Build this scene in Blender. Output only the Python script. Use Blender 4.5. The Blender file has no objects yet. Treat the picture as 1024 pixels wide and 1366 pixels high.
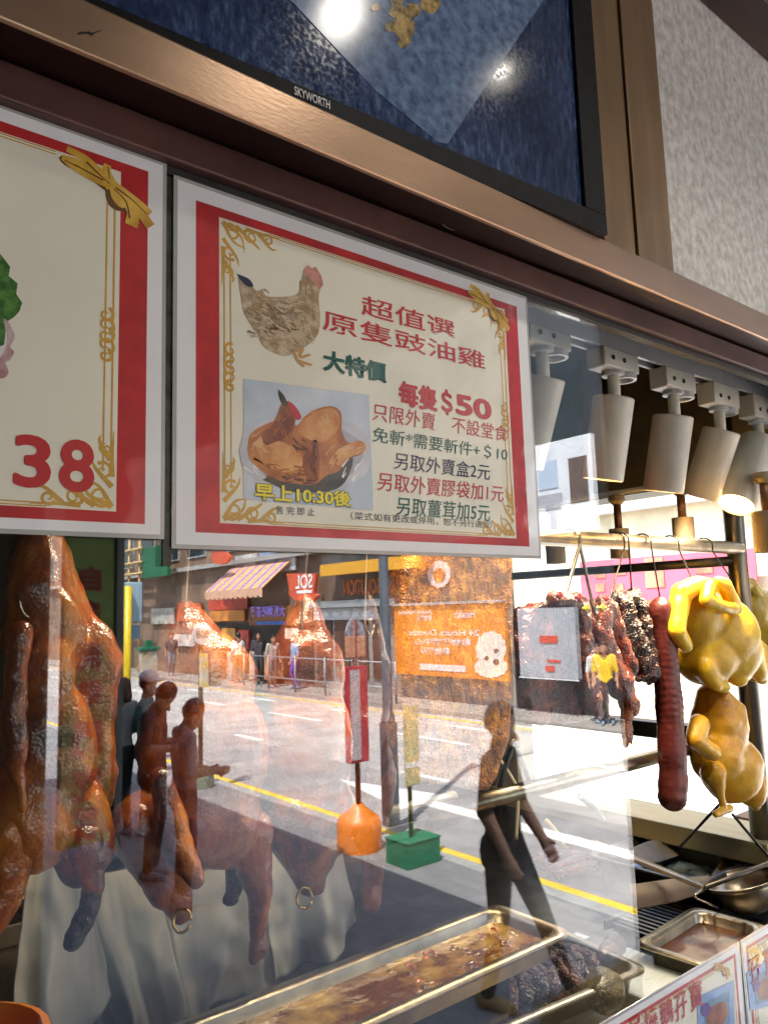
import bpy, bmesh, math, random
from mathutils import Vector, Matrix, noise
from mathutils.geometry import tessellate_polygon
random.seed(7)
R = math.radians
S = bpy.context.scene
C = S.collection

# ------------------------------------------------------------------ camera, sky, sun, exposure
F, PITCH, ROLL, YAW = 1026.0, R(7.3), 0.03, R(39)
CAM = Vector((0, -0.58, 1.6))
FWD = Vector((math.sin(YAW)*math.cos(PITCH), math.cos(YAW)*math.cos(PITCH), math.sin(PITCH)))
RT = Vector((math.cos(YAW), -math.sin(YAW), 0))
UP = RT.cross(FWD)
cr, sr = math.cos(ROLL), math.sin(ROLL)
IX = RT*cr - UP*sr            # image right in world
IY = RT*sr + UP*cr            # image up in world
# a world vector a*RT+b*UP shows at u=a*cr-b*sr, v=a*sr+b*cr
IX = RT*cr - UP*sr
IY = RT*sr + UP*cr
cam = bpy.data.cameras.new('camera'); camo = bpy.data.objects.new('camera', cam); C.objects.link(camo)
cam.sensor_fit = 'VERTICAL'; cam.sensor_height = 36.0; cam.lens = 36.0*F/1366.0
cam.clip_start = 0.01; cam.clip_end = 500
camo.matrix_world = Matrix.Translation(CAM) @ Matrix((IX, IY, -FWD)).transposed().to_4x4()
S.camera = camo

SUN_EL, SUN_AZ = R(62), R(-58)        # azimuth measured from +y towards +x: the sun stands over -x
world = bpy.data.worlds.new('World'); S.world = world; world.use_nodes = True
nt = world.node_tree; bg = nt.nodes['Background']
sky = nt.nodes.new('ShaderNodeTexSky'); sky.sky_type = 'NISHITA'; sky.sun_disc = False
sky.sun_elevation = SUN_EL; sky.sun_rotation = SUN_AZ; sky.air_density = 1.2; sky.dust_density = 2.5
nt.links.new(sky.outputs[0], bg.inputs[0]); bg.inputs[1].default_value = 0.15
sd = Vector((math.sin(SUN_AZ)*math.cos(SUN_EL), math.cos(SUN_AZ)*math.cos(SUN_EL), math.sin(SUN_EL)))
sl = bpy.data.lights.new('sun', 'SUN'); sl.energy = 3.7; sl.angle = R(0.5); sl.color = (1, .95, .87)
so = bpy.data.objects.new('sun', sl); C.objects.link(so)
so.rotation_euler = sd.to_track_quat('Z', 'Y').to_euler()
S.view_settings.view_transform = 'Standard'; S.view_settings.look = 'None'
S.view_settings.exposure = 2.74; S.view_settings.gamma = 1
S.render.engine = 'CYCLES'
cy = S.cycles
cy.use_denoising = True; cy.denoiser = 'OPENIMAGEDENOISE'
cy.max_bounces = 8; cy.diffuse_bounces = 4; cy.glossy_bounces = 4; cy.transparent_max_bounces = 12; cy.transmission_bounces = 4
cy.caustics_reflective = False; cy.caustics_refractive = False
cy.sample_clamp_indirect = 6.0
STREET = -0.60      # pavement level
ROAD = -0.70

# ------------------------------------------------------------------ picture -> place
def ray(px, py):
    u = (px-512)/F; v = -(py-683)/F
    return (FWD + IX*u + IY*v)
def onY(px, py, y):
    d = ray(px, py); return CAM + d*((y-CAM.y)/d.y)
def onZ(px, py, z):
    d = ray(px, py); return CAM + d*((z-CAM.z)/d.z)
def onX(px, py, x):
    d = ray(px, py); return CAM + d*((x-CAM.x)/d.x)
def mir(p):                     # the window mirrors the street: real place of something seen in the pane
    return Vector((p.x, -p.y, p.z))
def mpp(p):                     # metres per photograph pixel at p
    return (p-CAM).dot(FWD)/F

# ------------------------------------------------------------------ materials
MATS = {}
def mat(name, col, rough=.5, metal=0., noise_amt=0., nscale=20., bump=0., bscale=60., coat=0., coat_rough=.1, col2=None, emit=None, estr=0., sss=0., stretch=None, detail=4, spec=.5, ramp=(.35, .65), rough_var=0.):
    if name in MATS: return MATS[name]
    m = bpy.data.materials.new(name); m.use_nodes = True; n = m.node_tree.nodes; l = m.node_tree.links
    b = n['Principled BSDF']
    b.inputs['Base Color'].default_value = (*col, 1); b.inputs['Roughness'].default_value = rough
    b.inputs['Metallic'].default_value = metal; b.inputs['Coat Weight'].default_value = coat
    b.inputs['Coat Roughness'].default_value = coat_rough; b.inputs['Specular IOR Level'].default_value = spec
    if sss:
        b.inputs['Subsurface Weight'].default_value = sss; b.inputs['Subsurface Radius'].default_value = (.02, .008, .003)
        b.inputs['Subsurface Scale'].default_value = .6
    tc = n.new('ShaderNodeTexCoord'); src = tc.outputs['Object']
    if stretch:
        mp = n.new('ShaderNodeMapping'); mp.inputs['Scale'].default_value = stretch; l.new(src, mp.inputs[0]); src = mp.outputs[0]
    if col2 is not None or noise_amt or rough_var:
        t = n.new('ShaderNodeTexNoise'); t.inputs['Scale'].default_value = nscale; t.inputs['Detail'].default_value = detail
        t.inputs['Roughness'].default_value = .6; l.new(src, t.inputs[0])
        rp = n.new('ShaderNodeValToRGB'); rp.color_ramp.elements[0].position = ramp[0]; rp.color_ramp.elements[1].position = ramp[1]
        c2 = col2 if col2 is not None else tuple(min(1, c*(1+noise_amt)) for c in col)
        c1 = col if col2 is not None else tuple(c*(1-noise_amt) for c in col)
        rp.color_ramp.elements[0].color = (*c1, 1); rp.color_ramp.elements[1].color = (*c2, 1)
        l.new(t.outputs[0], rp.inputs[0]); l.new(rp.outputs[0], b.inputs['Base Color'])
        if rough_var:
            mr = n.new('ShaderNodeMapRange'); mr.inputs[3].default_value = max(0, rough-rough_var); mr.inputs[4].default_value = rough+rough_var
            l.new(t.outputs[0], mr.inputs[0]); l.new(mr.outputs[0], b.inputs['Roughness'])
    if bump:
        t2 = n.new('ShaderNodeTexNoise'); t2.inputs['Scale'].default_value = bscale; t2.inputs['Detail'].default_value = 3
        l.new(src, t2.inputs[0]); bp = n.new('ShaderNodeBump'); bp.inputs['Strength'].default_value = bump; bp.inputs['Distance'].default_value = .01
        l.new(t2.outputs[0], bp.inputs['Height']); l.new(bp.outputs[0], b.inputs['Normal'])
        if coat: l.new(bp.outputs[0], b.inputs['Coat Normal'])
    if emit is not None:
        b.inputs['Emission Color'].default_value = (*emit, 1); b.inputs['Emission Strength'].default_value = estr
    MATS[name] = m; return m

def glass_mat(name, r0, tint=(.97, .985, .975)):
    """clear plate glass: each face mirrors r0 of the light head on, more at a glancing angle (Schlick)"""
    m = bpy.data.materials.new(name); m.use_nodes = True; n = m.node_tree.nodes; l = m.node_tree.links
    n.remove(n['Principled BSDF']); out = n['Material Output']
    tr = n.new('ShaderNodeBsdfTransparent'); tr.inputs[0].default_value = (*tint, 1)
    gl = n.new('ShaderNodeBsdfGlossy'); gl.inputs['Roughness'].default_value = 0.0; gl.inputs[0].default_value = (1, 1, 1, 1)
    g = n.new('ShaderNodeNewGeometry'); d = n.new('ShaderNodeVectorMath'); d.operation = 'DOT_PRODUCT'
    l.new(g.outputs['Incoming'], d.inputs[0]); l.new(g.outputs['Normal'], d.inputs[1])
    def math_(op, a, b=None):
        k = n.new('ShaderNodeMath'); k.operation = op; k.use_clamp = op == 'SUBTRACT'
        for q, v in enumerate((a, b)):
            if v is None: continue
            if isinstance(v, (int, float)): k.inputs[q].default_value = v
            else: l.new(v, k.inputs[q])
        return k.outputs[0]
    c = math_('ABSOLUTE', d.outputs['Value']); f = math_('POWER', math_('SUBTRACT', 1.0, c), 5.0)
    f = math_('ADD', math_('MULTIPLY', f, 1-r0), r0)
    mx = n.new('ShaderNodeMixShader'); l.new(f, mx.inputs[0]); l.new(tr.outputs[0], mx.inputs[1]); l.new(gl.outputs[0], mx.inputs[2])
    l.new(mx.outputs[0], out.inputs[0]); return m

# ------------------------------------------------------------------ object helpers
def setp(o, label=None, cat=None, group=None, kind=None):
    if label: o['label'] = label
    if cat: o['category'] = cat
    if group: o['group'] = group
    if kind: o['kind'] = kind
    return o
def empty(name, loc, label=None, cat=None, group=None):
    o = bpy.data.objects.new(name, None); C.objects.link(o); o.location = loc; o.empty_display_size = .05
    return setp(o, label, cat, group)
def link(name, me, m, parent=None, smooth=False):
    o = bpy.data.objects.new(name, me); C.objects.link(o)
    if m is not None and not me.materials:
        for x in (m if isinstance(m, (list, tuple)) else [m]): me.materials.append(x)
    if smooth:
        for p in me.polygons: p.use_smooth = True
    if parent is not None:
        o.parent = parent; o.matrix_parent_inverse = Matrix.Translation(-parent.location)
    return o
def fin(name, bm, m, parent=None, smooth=False, bevel=0.):
    bmesh.ops.recalc_face_normals(bm, faces=bm.faces)
    if bevel:
        bmesh.ops.bevel(bm, geom=[e for e in bm.edges if e.is_manifold and e.calc_face_angle(0) > .5], offset=bevel, segments=2, affect='EDGES', profile=.6)
    me = bpy.data.meshes.new(name); bm.to_mesh(me); bm.free()
    return link(name, me, m, parent, smooth)
def abox(bm, lo, hi, mi=0):
    vs = [bm.verts.new((x, y, z)) for x in (lo[0], hi[0]) for y in (lo[1], hi[1]) for z in (lo[2], hi[2])]
    for f in ((0,1,3,2),(4,6,7,5),(0,4,5,1),(2,3,7,6),(0,2,6,4),(1,5,7,3)):
        bm.faces.new([vs[i] for i in f]).material_index = mi
def box(name, lo, hi, m, parent=None, bevel=0.):
    bm = bmesh.new(); abox(bm, lo, hi); return fin(name, bm, m, parent, bevel=bevel)
def atube(bm, pts, r, seg=10, cap=True):
    pts = [Vector(p) for p in pts]; rs = r if isinstance(r, (list, tuple)) else [r]*len(pts)
    rings = []; ref = None
    for i, p in enumerate(pts):
        t = (pts[min(i+1, len(pts)-1)]-pts[max(i-1, 0)]).normalized()
        if ref is None: ref = t.orthogonal().normalized()
        a = (ref - t*ref.dot(t))
        a = a.normalized() if a.length > 1e-6 else t.orthogonal().normalized()
        ref = a; b = t.cross(a)
        rings.append([bm.verts.new(p + (a*math.cos(k*2*math.pi/seg)+b*math.sin(k*2*math.pi/seg))*rs[i]) for k in range(seg)])
    for i in range(len(rings)-1):
        for k in range(seg):
            bm.faces.new((rings[i][k], rings[i][(k+1) % seg], rings[i+1][(k+1) % seg], rings[i+1][k]))
    if cap:
        bm.faces.new(rings[0][::-1]); bm.faces.new(rings[-1])
def tube(name, pts, r, m, parent=None, seg=10, smooth=True):
    bm = bmesh.new(); atube(bm, pts, r, seg); return fin(name, bm, m, parent, smooth)
def arc(pts, n=8):               # Catmull-Rom through control points
    pts = [Vector(p) for p in pts]; out = []
    P = [pts[0]*2-pts[1]] + pts + [pts[-1]*2-pts[-2]]
    for i in range(1, len(P)-2):
        for k in range(n):
            t = k/n; a, b, c, d = P[i-1], P[i], P[i+1], P[i+2]
            out.append(.5*((2*b)+(c-a)*t+(2*a-5*b+4*c-d)*t*t+(3*b-a-3*c+d)*t**3))
    out.append(pts[-1]); return out
def alathe(bm, base, axis, prof, seg=24):
    ax = Vector(axis).normalized(); a = ax.orthogonal().normalized(); b = ax.cross(a); base = Vector(base); rings = []
    for h, r in prof:
        rings.append([bm.verts.new(base+ax*h+(a*math.cos(k*2*math.pi/seg)+b*math.sin(k*2*math.pi/seg))*max(r, 1e-5)) for k in range(seg)])
    for i in range(len(rings)-1):
        for k in range(seg): bm.faces.new((rings[i][k], rings[i][(k+1) % seg], rings[i+1][(k+1) % seg], rings[i+1][k]))
    return rings
def lathe(name, base, axis, prof, m, parent=None, seg=24, smooth=True):
    bm = bmesh.new(); alathe(bm, base, axis, prof, seg)
    bmesh.ops.remove_doubles(bm, verts=bm.verts, dist=1e-5)
    o = fin(name, bm, m, parent, False)
    if smooth:
        for p in o.data.polygons: p.use_smooth = True
        es = o.modifiers.new('e', 'EDGE_SPLIT'); es.split_angle = R(40)
    return o

# ---- organic bodies: overlapping lumps fused by a voxel remesh, then wrinkled with noise
def lump_e(bm, c, rad, rot=None):
    mtx = Matrix.Translation(c) @ (rot.to_4x4() if rot else Matrix()) @ Matrix.Diagonal((*rad, 1))
    bmesh.ops.create_icosphere(bm, subdivisions=3, radius=1, matrix=mtx)
def lump_c(bm, a, b, ra, rb):
    a, b = Vector(a), Vector(b); n = max(3, int((b-a).length/max(min(ra, rb)*.4, .002)))
    n = min(n, 24)
    for i in range(n+1):
        t = i/n; r = ra+(rb-ra)*t
        bmesh.ops.create_icosphere(bm, subdivisions=2, radius=r, matrix=Matrix.Translation(a.lerp(b, t)))
def fuse(name, bm, m, parent, voxel=.004, smooth=6, wr=0., wscale=30., fine=0., fscale=120.):
    me = bpy.data.meshes.new('tmp'); bm.to_mesh(me); bm.free()
    o = bpy.data.objects.new('tmp', me); C.objects.link(o)
    md = o.modifiers.new('r', 'REMESH'); md.mode = 'VOXEL'; md.voxel_size = voxel
    sm = o.modifiers.new('s', 'SMOOTH'); sm.iterations = smooth; sm.factor = .5
    dg = bpy.context.evaluated_depsgraph_get()
    me2 = bpy.data.meshes.new_from_object(o.evaluated_get(dg)); bpy.data.objects.remove(o); bpy.data.meshes.remove(me)
    me2.name = name
    if wr or fine:
        ns = [v.normal.copy() for v in me2.vertices]
        for v, nn in zip(me2.vertices, ns):
            d = 0
            if wr: d += wr*noise.fractal(v.co*wscale, 1.0, 2.0, 3)
            if fine: d += fine*(noise.noise(v.co*fscale))
            v.co += nn*d
    me2.update()
    return link(name, me2, m, parent, True)
def blob(name, lumps, y, m, parent=None, voxel=.004, df=.8, **kw):
    """lumps in photograph pixels at depth y: ('e',px,py,rx,ry,dy,ang) ellipsoid, ('c',px,py,r,px,py,r,dy0,dy1) tapering limb"""
    bm = bmesh.new()
    for L in lumps:
        if L[0] == 'e':
            _, px, py, rx, ry, dy, ang = (list(L)+[0, 0])[:7]
            p = onY(px, py, y+dy); s = mpp(p)
            rot = Matrix((IX, IY, FWD)).transposed() @ Matrix.Rotation(R(-ang), 3, 'Z')
            lump_e(bm, p, (rx*s, ry*s, min(rx, ry)*s*df), rot)
        else:
            _, x0, y0, r0, x1, y1, r1, d0, d1 = (list(L)+[0, 0])[:9]
            a = onY(x0, y0, y+d0); b = onY(x1, y1, y+d1)
            lump_c(bm, a, b, r0*mpp(a), r1*mpp(b))
    return fuse(name, bm, m, parent, voxel, **kw)

# ---- flat print on a vertical sheet facing -y
def sheet_poly(bm, pts, y, mi=0):
    pts = [Vector((p[0], y, p[1])) for p in pts]
    vs = [bm.verts.new(p) for p in pts]
    for t in tessellate_polygon([pts]):
        try: bm.faces.new([vs[i] for i in t]).material_index = mi
        except ValueError: pass
def face_front(bm, d=Vector((0, -1, 0))):
    for f in bm.faces:
        f.normal_update()
        if f.normal.dot(d) < 0: f.normal_flip()
def flat(name, polys, y, m, parent):
    bm = bmesh.new()
    for p in polys: sheet_poly(bm, p, y)
    face_front(bm)
    me = bpy.data.meshes.new(name); bm.to_mesh(me); bm.free(); return link(name, me, m, parent)
def ribbon2(pts, w0, w1=None, n=6):
    """outline of a stroke through 2D points, tapering from w0 to w1"""
    w1 = w0 if w1 is None else w1
    c = arc([(p[0], p[1], 0) for p in pts], n); L, Rr = [], []
    for i, p in enumerate(c):
        t = c[min(i+1, len(c)-1)]-c[max(i-1, 0)]; t.normalize(); q = Vector((-t.y, t.x, 0)); w = (w0+(w1-w0)*i/(len(c)-1))/2
        L.append((p.x+q.x*w, p.y+q.y*w)); Rr.append((p.x-q.x*w, p.y-q.y*w))
    return L, Rr
def strokes(name, list_, y, m, parent):
    bm = bmesh.new()
    dk = min(.00001, .00015/max(1, len(list_)))
    for k, (pts, w0, w1) in enumerate(list_):       # each stroke a hair above the one before
        L, Rr = ribbon2(pts, w0, w1); yk = y-k*dk
        a = [bm.verts.new((p[0], yk, p[1])) for p in L]; b = [bm.verts.new((p[0], yk, p[1])) for p in Rr]
        for i in range(len(a)-1): bm.faces.new((a[i], a[i+1], b[i+1], b[i]))
    face_front(bm)
    me = bpy.data.meshes.new(name); bm.to_mesh(me); bm.free(); return link(name, me, m, parent)
def glyphs(body, bold=0., extrude=0., spacing=1.):
    c = bpy.data.curves.new('t', 'FONT'); c.body = body; c.offset = bold; c.extrude = extrude; c.space_character = spacing; c.resolution_u = 4
    o = bpy.data.objects.new('t', c); C.objects.link(o)
    dg = bpy.context.evaluated_depsgraph_get(); me = bpy.data.meshes.new_from_object(o.evaluated_get(dg))
    bpy.data.objects.remove(o); bpy.data.curves.remove(c); return me
def lettering(name, body, origin, U, V, width, height, m, parent, bold=0., extrude=0., spacing=1., shear=0.):
    """text filling a width x height cell whose lower left corner is origin, along U and V"""
    if bold > .02 and not extrude:          # heavy strokes: several slightly shifted layers of the same glyphs
        bm = bmesh.new(); g = glyphs(body, .006, 0, spacing); k = 0
        for a, b in ((0, 0), (-1, 0), (1, 0), (0, -1), (0, 1), (-.7, -.7), (.7, .7), (-.7, .7), (.7, -.7)):
            t = g.copy(); t.transform(Matrix.Translation((a*bold, b*bold, 0))); n0 = len(bm.verts); bm.from_mesh(t); bpy.data.meshes.remove(t)
            bm.verts.ensure_lookup_table()
            for v in bm.verts[n0:]: v.co.z += k*.0006
            k += 1
        me = bpy.data.meshes.new('t'); bm.to_mesh(me); bm.free(); bpy.data.meshes.remove(g)
    else: me = glyphs(body, bold, extrude, spacing)
    xs = [v.co.x for v in me.vertices]; ys = [v.co.y for v in me.vertices]
    x0, x1, y0, y1 = min(xs), max(xs), min(ys), max(ys); U = Vector(U).normalized(); V = Vector(V).normalized(); N = U.cross(V); o = Vector(origin)
    for v in me.vertices:
        a = (v.co.x-x0)/(x1-x0)*width; b = (v.co.y-y0)/(y1-y0)*height
        v.co = o+U*(a+b*shear)+V*b+N*v.co.z*height
    me.name = name; me.materials.clear(); return link(name, me, m, parent)

# ================================================================== THE SHOP
copper = mat('brushed_copper', (.50, .33, .22), .30, .9, .07, 4, bump=.015, bscale=120, stretch=(1, 1, 3), rough_var=.07)
copper_v = mat('brushed_bronze_upright', (.36, .24, .135), .34, .9, .12, 5, bump=.03, bscale=160, stretch=(6, 6, 1), rough_var=.08)
brown = mat('brown_soffit_metal', (.040, .014, .009), .28, .35, .35, 5, bump=.03, bscale=30, stretch=(.6, 3, 3))
rail_m = mat('dull_pink_brown_rail', (.10, .045, .037), .4, .3, .3, 8, bump=.03, bscale=70)
rubber = mat('black_rubber_gasket', (.016, .016, .014), .5, noise_amt=.5, nscale=60)
marble = mat('grey_fibrous_stone', (.34, .325, .295), .45, 0, nscale=70, col2=(.66, .645, .61), bump=.05, bscale=120, detail=8, stretch=(1.0, 1, .85), ramp=(.30, .62))
steel = mat('stainless_steel', (.50, .48, .44), .26, 1., .12, 14, bump=.02, bscale=120)
steel_w = mat('greasy_warm_steel', (.47, .40, .29), .32, 1., .25, 16, bump=.08, bscale=60, rough_var=.12)
dark_steel = mat('dark_aged_steel', (.10, .09, .075), .36, .85, .3, 20)
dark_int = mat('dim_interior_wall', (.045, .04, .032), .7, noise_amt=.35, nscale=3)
tile_int = mat('grimy_olive_wall', (.16, .135, .075), .55, noise_amt=.4, nscale=4)
wood_trim = mat('worn_brass_sill', (.48, .40, .20), .42, .3, .2, 12, stretch=(1, .1, 1))

shop = empty('roast_meat_shop', (0, 0, STREET), 'roast meat shop front with copper framed window and grey stone panel', 'shop')
FY = -.06
zb = onY(512, 238, FY).z; zt = onY(470, 170, -.055).z
xm0 = onY(800, 250, FY).x
X_END = 1.75
def spart(name, lo, hi, m, bevel=.0012): return box(name, lo, hi, m, shop, bevel)
spart('copper_beam', (-1.2, FY, zb), (X_END, FY+.005, zt), copper, .0015)
spart('beam_cap', (-1.2, FY+.0052, zt-.006), (X_END, .019, zt-.0005), copper, 0)
spart('soffit', (-1.2, FY+.0052, zb+.006), (X_END, .012, zb+.03), brown)
zs = 1.976
spart('window_rail', (-1.2, -.014, zs), (X_END, .012, zb+.0035), rail_m, .002)
spart('gasket', (-1.2, -.004, zs-.008), (X_END, .009, zs-.0005), rubber, 0)
sc_ = [[(onY(px, py, FY-.0004).x, onY(px, py, FY-.0004).z) for px, py in q] for q in (((104, 45), (114, 43), (124, 44), (136, 40)), ((118, 42), (122, 46), (126, 45)), ((590, 300), (600, 306), (606, 307)), ((700, 352), (704, 356), (707, 357)))]
for q in sc_: strokes('scratch', [(q, .0014, .0005)], FY-.0004, rubber, shop)
# uprights right of the television
y2 = FY+.012
def xat(px, py, y): return onY(px, py, y).x
xa, xb, xc, xd = xat(792, 120, y2), xat(832, 120, y2), xat(857, 120, y2), xat(879, 120, y2)
for a, b, yy in ((xa, xb-.0012, y2), (xb+.0012, xc-.0008, y2-.003), (xc+.0008, xd, y2)):
    spart('upright', (a, yy, zt+.001), (b, yy+.05, 3.0), copper_v, .0015)
spart('stone_panel', (xd+.001, y2+.006, zt+.001), (X_END+.02, y2+.03, 3.0), marble, 0)
zp = onY(977, 40, y2+.005).z
spart('canopy_trim', (xd+.02, y2-.06, zp), (X_END+.06, y2+.005, zp+.16), brown, .002)
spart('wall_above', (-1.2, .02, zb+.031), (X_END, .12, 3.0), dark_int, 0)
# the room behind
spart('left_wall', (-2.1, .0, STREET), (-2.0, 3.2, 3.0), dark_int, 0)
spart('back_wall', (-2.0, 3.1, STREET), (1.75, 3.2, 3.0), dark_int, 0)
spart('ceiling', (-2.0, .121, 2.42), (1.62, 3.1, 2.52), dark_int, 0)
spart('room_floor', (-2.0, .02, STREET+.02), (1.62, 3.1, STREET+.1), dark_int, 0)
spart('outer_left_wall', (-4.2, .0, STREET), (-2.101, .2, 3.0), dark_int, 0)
spart('front_wall', (-2.0, -.02, STREET), (1.70, .02, .62), mat('front_tiles', (.18, .12, .09), .3, noise_amt=.2), 0)
XS = 1.62
spart('side_wall', (XS, .95, STREET), (XS+.1, 3.2, 3.0), tile_int, 0)
spart('side_wall_top', (XS, .022, 1.86), (XS+.1, .949, 2.42), tile_int, 0)
spart('side_wall_base', (XS, .022, STREET), (XS+.1, .949, 1.07), tile_int, 0)
spart('side_window_sill', (XS-.035, .2, 1.071), (XS+.11, .949, 1.115), wood_trim, .003)
spart('side_window_bar', (XS-.012, .24, 1.292), (XS+.03, .96, 1.328), mat('black_window_bar', (.02, .019, .017), .4, .4, .3), .003)
spart('side_window_frame', (XS-.02, .862, 1.116), (XS+.05, .949, 1.291), mat('cream_frame_post', (.46, .40, .30), .5, noise_amt=.25, nscale=14), .003)
ga, gb = onY(705, 470, .60), onY(800, 602, .60)
spart('green_board', (ga.x, .60, gb.z), (gb.x, .62, 2.419), mat('dark_green_board', (.008, .12, .095), .5, noise_amt=.2), .002)
# the pane: ends before the open hatch on the right
XG = onY(842, 1100, 0).x
G = glass_mat('window_glass', .098)
spart('glass_pane', (-1.2, .0, 1.128), (XG, .006, zs-.009), G, 0)
spart('pane_joint', (.2440, -.0022, 1.640), (.2505, -.0006, zs-.009), mat('greenish_silicone_joint', (.03, .035, .022), .35, noise_amt=.7, nscale=90), 0)
spart('ledge', (-1.2, -.028, 1.108), (X_END, .0075, 1.127), steel_w, .002)
spart('canopy_slab', (-4.2, -10, 3.001), (2.57, .12, 3.25), mat('canopy_underside', (.06, .055, .05), .6, noise_amt=.3), 0)
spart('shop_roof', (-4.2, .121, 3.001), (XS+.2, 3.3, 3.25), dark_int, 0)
spart('added_side_wall', (-4.4, -10, STREET), (-4.201, 3.3, 3.25), mat('side_blocker_paint', (.16, .14, .12), .6, noise_amt=.3), 0)  # side wall added to limit the open daylight reaching the posters
# two downlights under the canopy: they mirror in the television
lampglow = mat('lit_downlight', (1, .95, .85), .4, emit=(1, .93, .80), estr=3.2)
for px, py in ((668, 98), (455, 4)):
    nv = Vector((math.sin(R(-3)), -math.cos(R(-3)), 0)); dv = ray(px, py); hit = CAM+dv*((Vector((.45, -.046, 0))-CAM).dot(nv)/dv.dot(nv)); rv = dv-nv*2*dv.dot(nv)
    q = hit+rv*((2.99-hit.z)/rv.z)
    d = lathe('downlight', q+Vector((0, 0, .009)), (0, 0, -1), [(0, .001), (0, .07), (.014, .072), (.014, .05), (.006, .048)], steel, shop)
    lathe('downlight_lens', q+Vector((0, 0, .004)), (0, 0, -1), [(0, .001), (0, .022), (.006, .019), (.009, .001)], lampglow, d)
    L = bpy.data.lights.new('downlight_bulb', 'SPOT'); L.energy = 5; L.color = (1, .93, .82); L.spot_size = R(110); L.spot_blend = .8; L.shadow_soft_size = .04
    lo = bpy.data.objects.new('downlight_bulb', L); C.objects.link(lo); lo.location = q-Vector((0, 0, .03))

# ------------------------------------------------------------------ television
tvy = -.052
tv = empty('television', (.45, tvy, zt), 'black framed television with a blue food picture above the window', 'television')
tb = onY(470, 165, tvy).z
xr = xat(757, 120, tvy); 
blackp = mat('black_tv_plastic', (.006, .006, .0065), .5, noise_amt=.4, nscale=50, bump=.02, bscale=200, spec=.2)
def tv_screen_mat():
    m = bpy.data.materials.new('tv_picture'); m.use_nodes = True; n = m.node_tree.nodes; l = m.node_tree.links; b = n['Principled BSDF']
    tc = n.new('ShaderNodeTexCoord'); mp = n.new('ShaderNodeMapping'); mp.inputs['Rotation'].default_value = (0, R(-38), 0); mp.inputs['Scale'].default_value = (150, 150, 52); l.new(tc.outputs['Object'], mp.inputs[0])
    t = n.new('ShaderNodeTexNoise'); t.inputs['Scale'].default_value = 1; t.inputs['Detail'].default_value = 6; t.inputs['Roughness'].default_value = .7; l.new(mp.outputs[0], t.inputs[0])
    r = n.new('ShaderNodeValToRGB'); e = r.color_ramp.elements; e[0].position = .34; e[0].color = (.004, .007, .018, 1); e[1].position = .80; e[1].color = (.075, .10, .15, 1)
    k = e.new(.52); k.color = (.013, .021, .046, 1); l.new(t.outputs[0], r.inputs[0])
    t2 = n.new('ShaderNodeTexNoise'); t2.inputs['Scale'].default_value = 5; l.new(tc.outputs['Object'], t2.inputs[0])
    r2 = n.new('ShaderNodeValToRGB'); r2.color_ramp.elements[0].position = .35; r2.color_ramp.elements[1].position = .65; r2.color_ramp.elements[0].color = (.25, .3, .4, 1); l.new(t2.outputs[0], r2.inputs[0])
    mx = n.new('ShaderNodeMix'); mx.data_type = 'RGBA'; mx.blend_type = 'MULTIPLY'; mx.inputs[0].default_value = 1; l.new(r.outputs[0], mx.inputs[6]); l.new(r2.outputs[0], mx.inputs[7])
    b.inputs['Base Color'].default_value = (.006, .008, .012, 1); b.inputs['Roughness'].default_value = .16
    l.new(mx.outputs[2], b.inputs['Emission Color']); b.inputs['Emission Strength'].default_value = .20
    t3 = n.new('ShaderNodeTexNoise'); t3.inputs['Scale'].default_value = 220; t3.inputs['Detail'].default_value = 2; l.new(tc.outputs['Object'], t3.inputs[0])
    mr = n.new('ShaderNodeMapRange'); mr.inputs[1].default_value = .45; mr.inputs[2].default_value = .75; mr.inputs[3].default_value = .07; mr.inputs[4].default_value = .2; l.new(t3.outputs[0], mr.inputs[0]); l.new(mr.outputs[0], b.inputs['Roughness'])
    return m
TVP = [onY(px, py, tvy) for px, py in ((796, 340), (150, 0))]
tvz0 = TVP[0].z; bz = .02
xl = -.35
xe = xm0-.004
box('bezel', (xl, tvy, zt+.0005), (xe, tvy+.03, zt+.025), blackp, tv, .001)
box('bezel', (xr, tvy, zt+.0255), (xe, tvy+.03, 2.75), blackp, tv, .001)
tv.rotation_euler = (0, 0, R(-3.0))
scr = box('screen', (xl, tvy+.006, zt+.0255), (xr-.0005, tvy+.03, 2.75), tv_screen_mat(), tv)
# the food picture on the screen: a pale panel edge and a cluster of browned meat
def scr_poly(name, pxs, m, dy=.0): 
    return flat(name, [[(onY(px, py, tvy+.006).x, onY(px, py, tvy+.006).z) for px, py in pxs]], tvy+.0052-dy, m, scr)
glow_blue = mat('tv_pale_panel', (.01, .012, .016), .14, emit=(.05, .075, .13), estr=.22)
def speckle(m, sc, lo, hi):          # the picture itself is grainy
    n = m.node_tree.nodes; l = m.node_tree.links; tc = n.new('ShaderNodeTexCoord'); t = n.new('ShaderNodeTexNoise'); t.inputs['Scale'].default_value = sc; t.inputs['Detail'].default_value = 7; t.inputs['Roughness'].default_value = .7
    r = n.new('ShaderNodeValToRGB'); r.color_ramp.elements[0].position = .35; r.color_ramp.elements[1].position = .68; r.color_ramp.elements[0].color = (*lo, 1); r.color_ramp.elements[1].color = (*hi, 1)
    l.new(tc.outputs['Object'], t.inputs[0]); l.new(t.outputs[0], r.inputs[0]); l.new(r.outputs[0], n['Principled BSDF'].inputs['Emission Color'])
speckle(glow_blue, 90, (.014, .021, .044), (.062, .088, .13))
glow_meat = mat('tv_browned_meat', (.01, .01, .01), .15, emit=(.10, .065, .025), estr=.25, col2=(.02,.015,.01), nscale=60)
speckle(glow_meat, 60, (.01, .008, .006), (.22, .14, .045))
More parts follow.
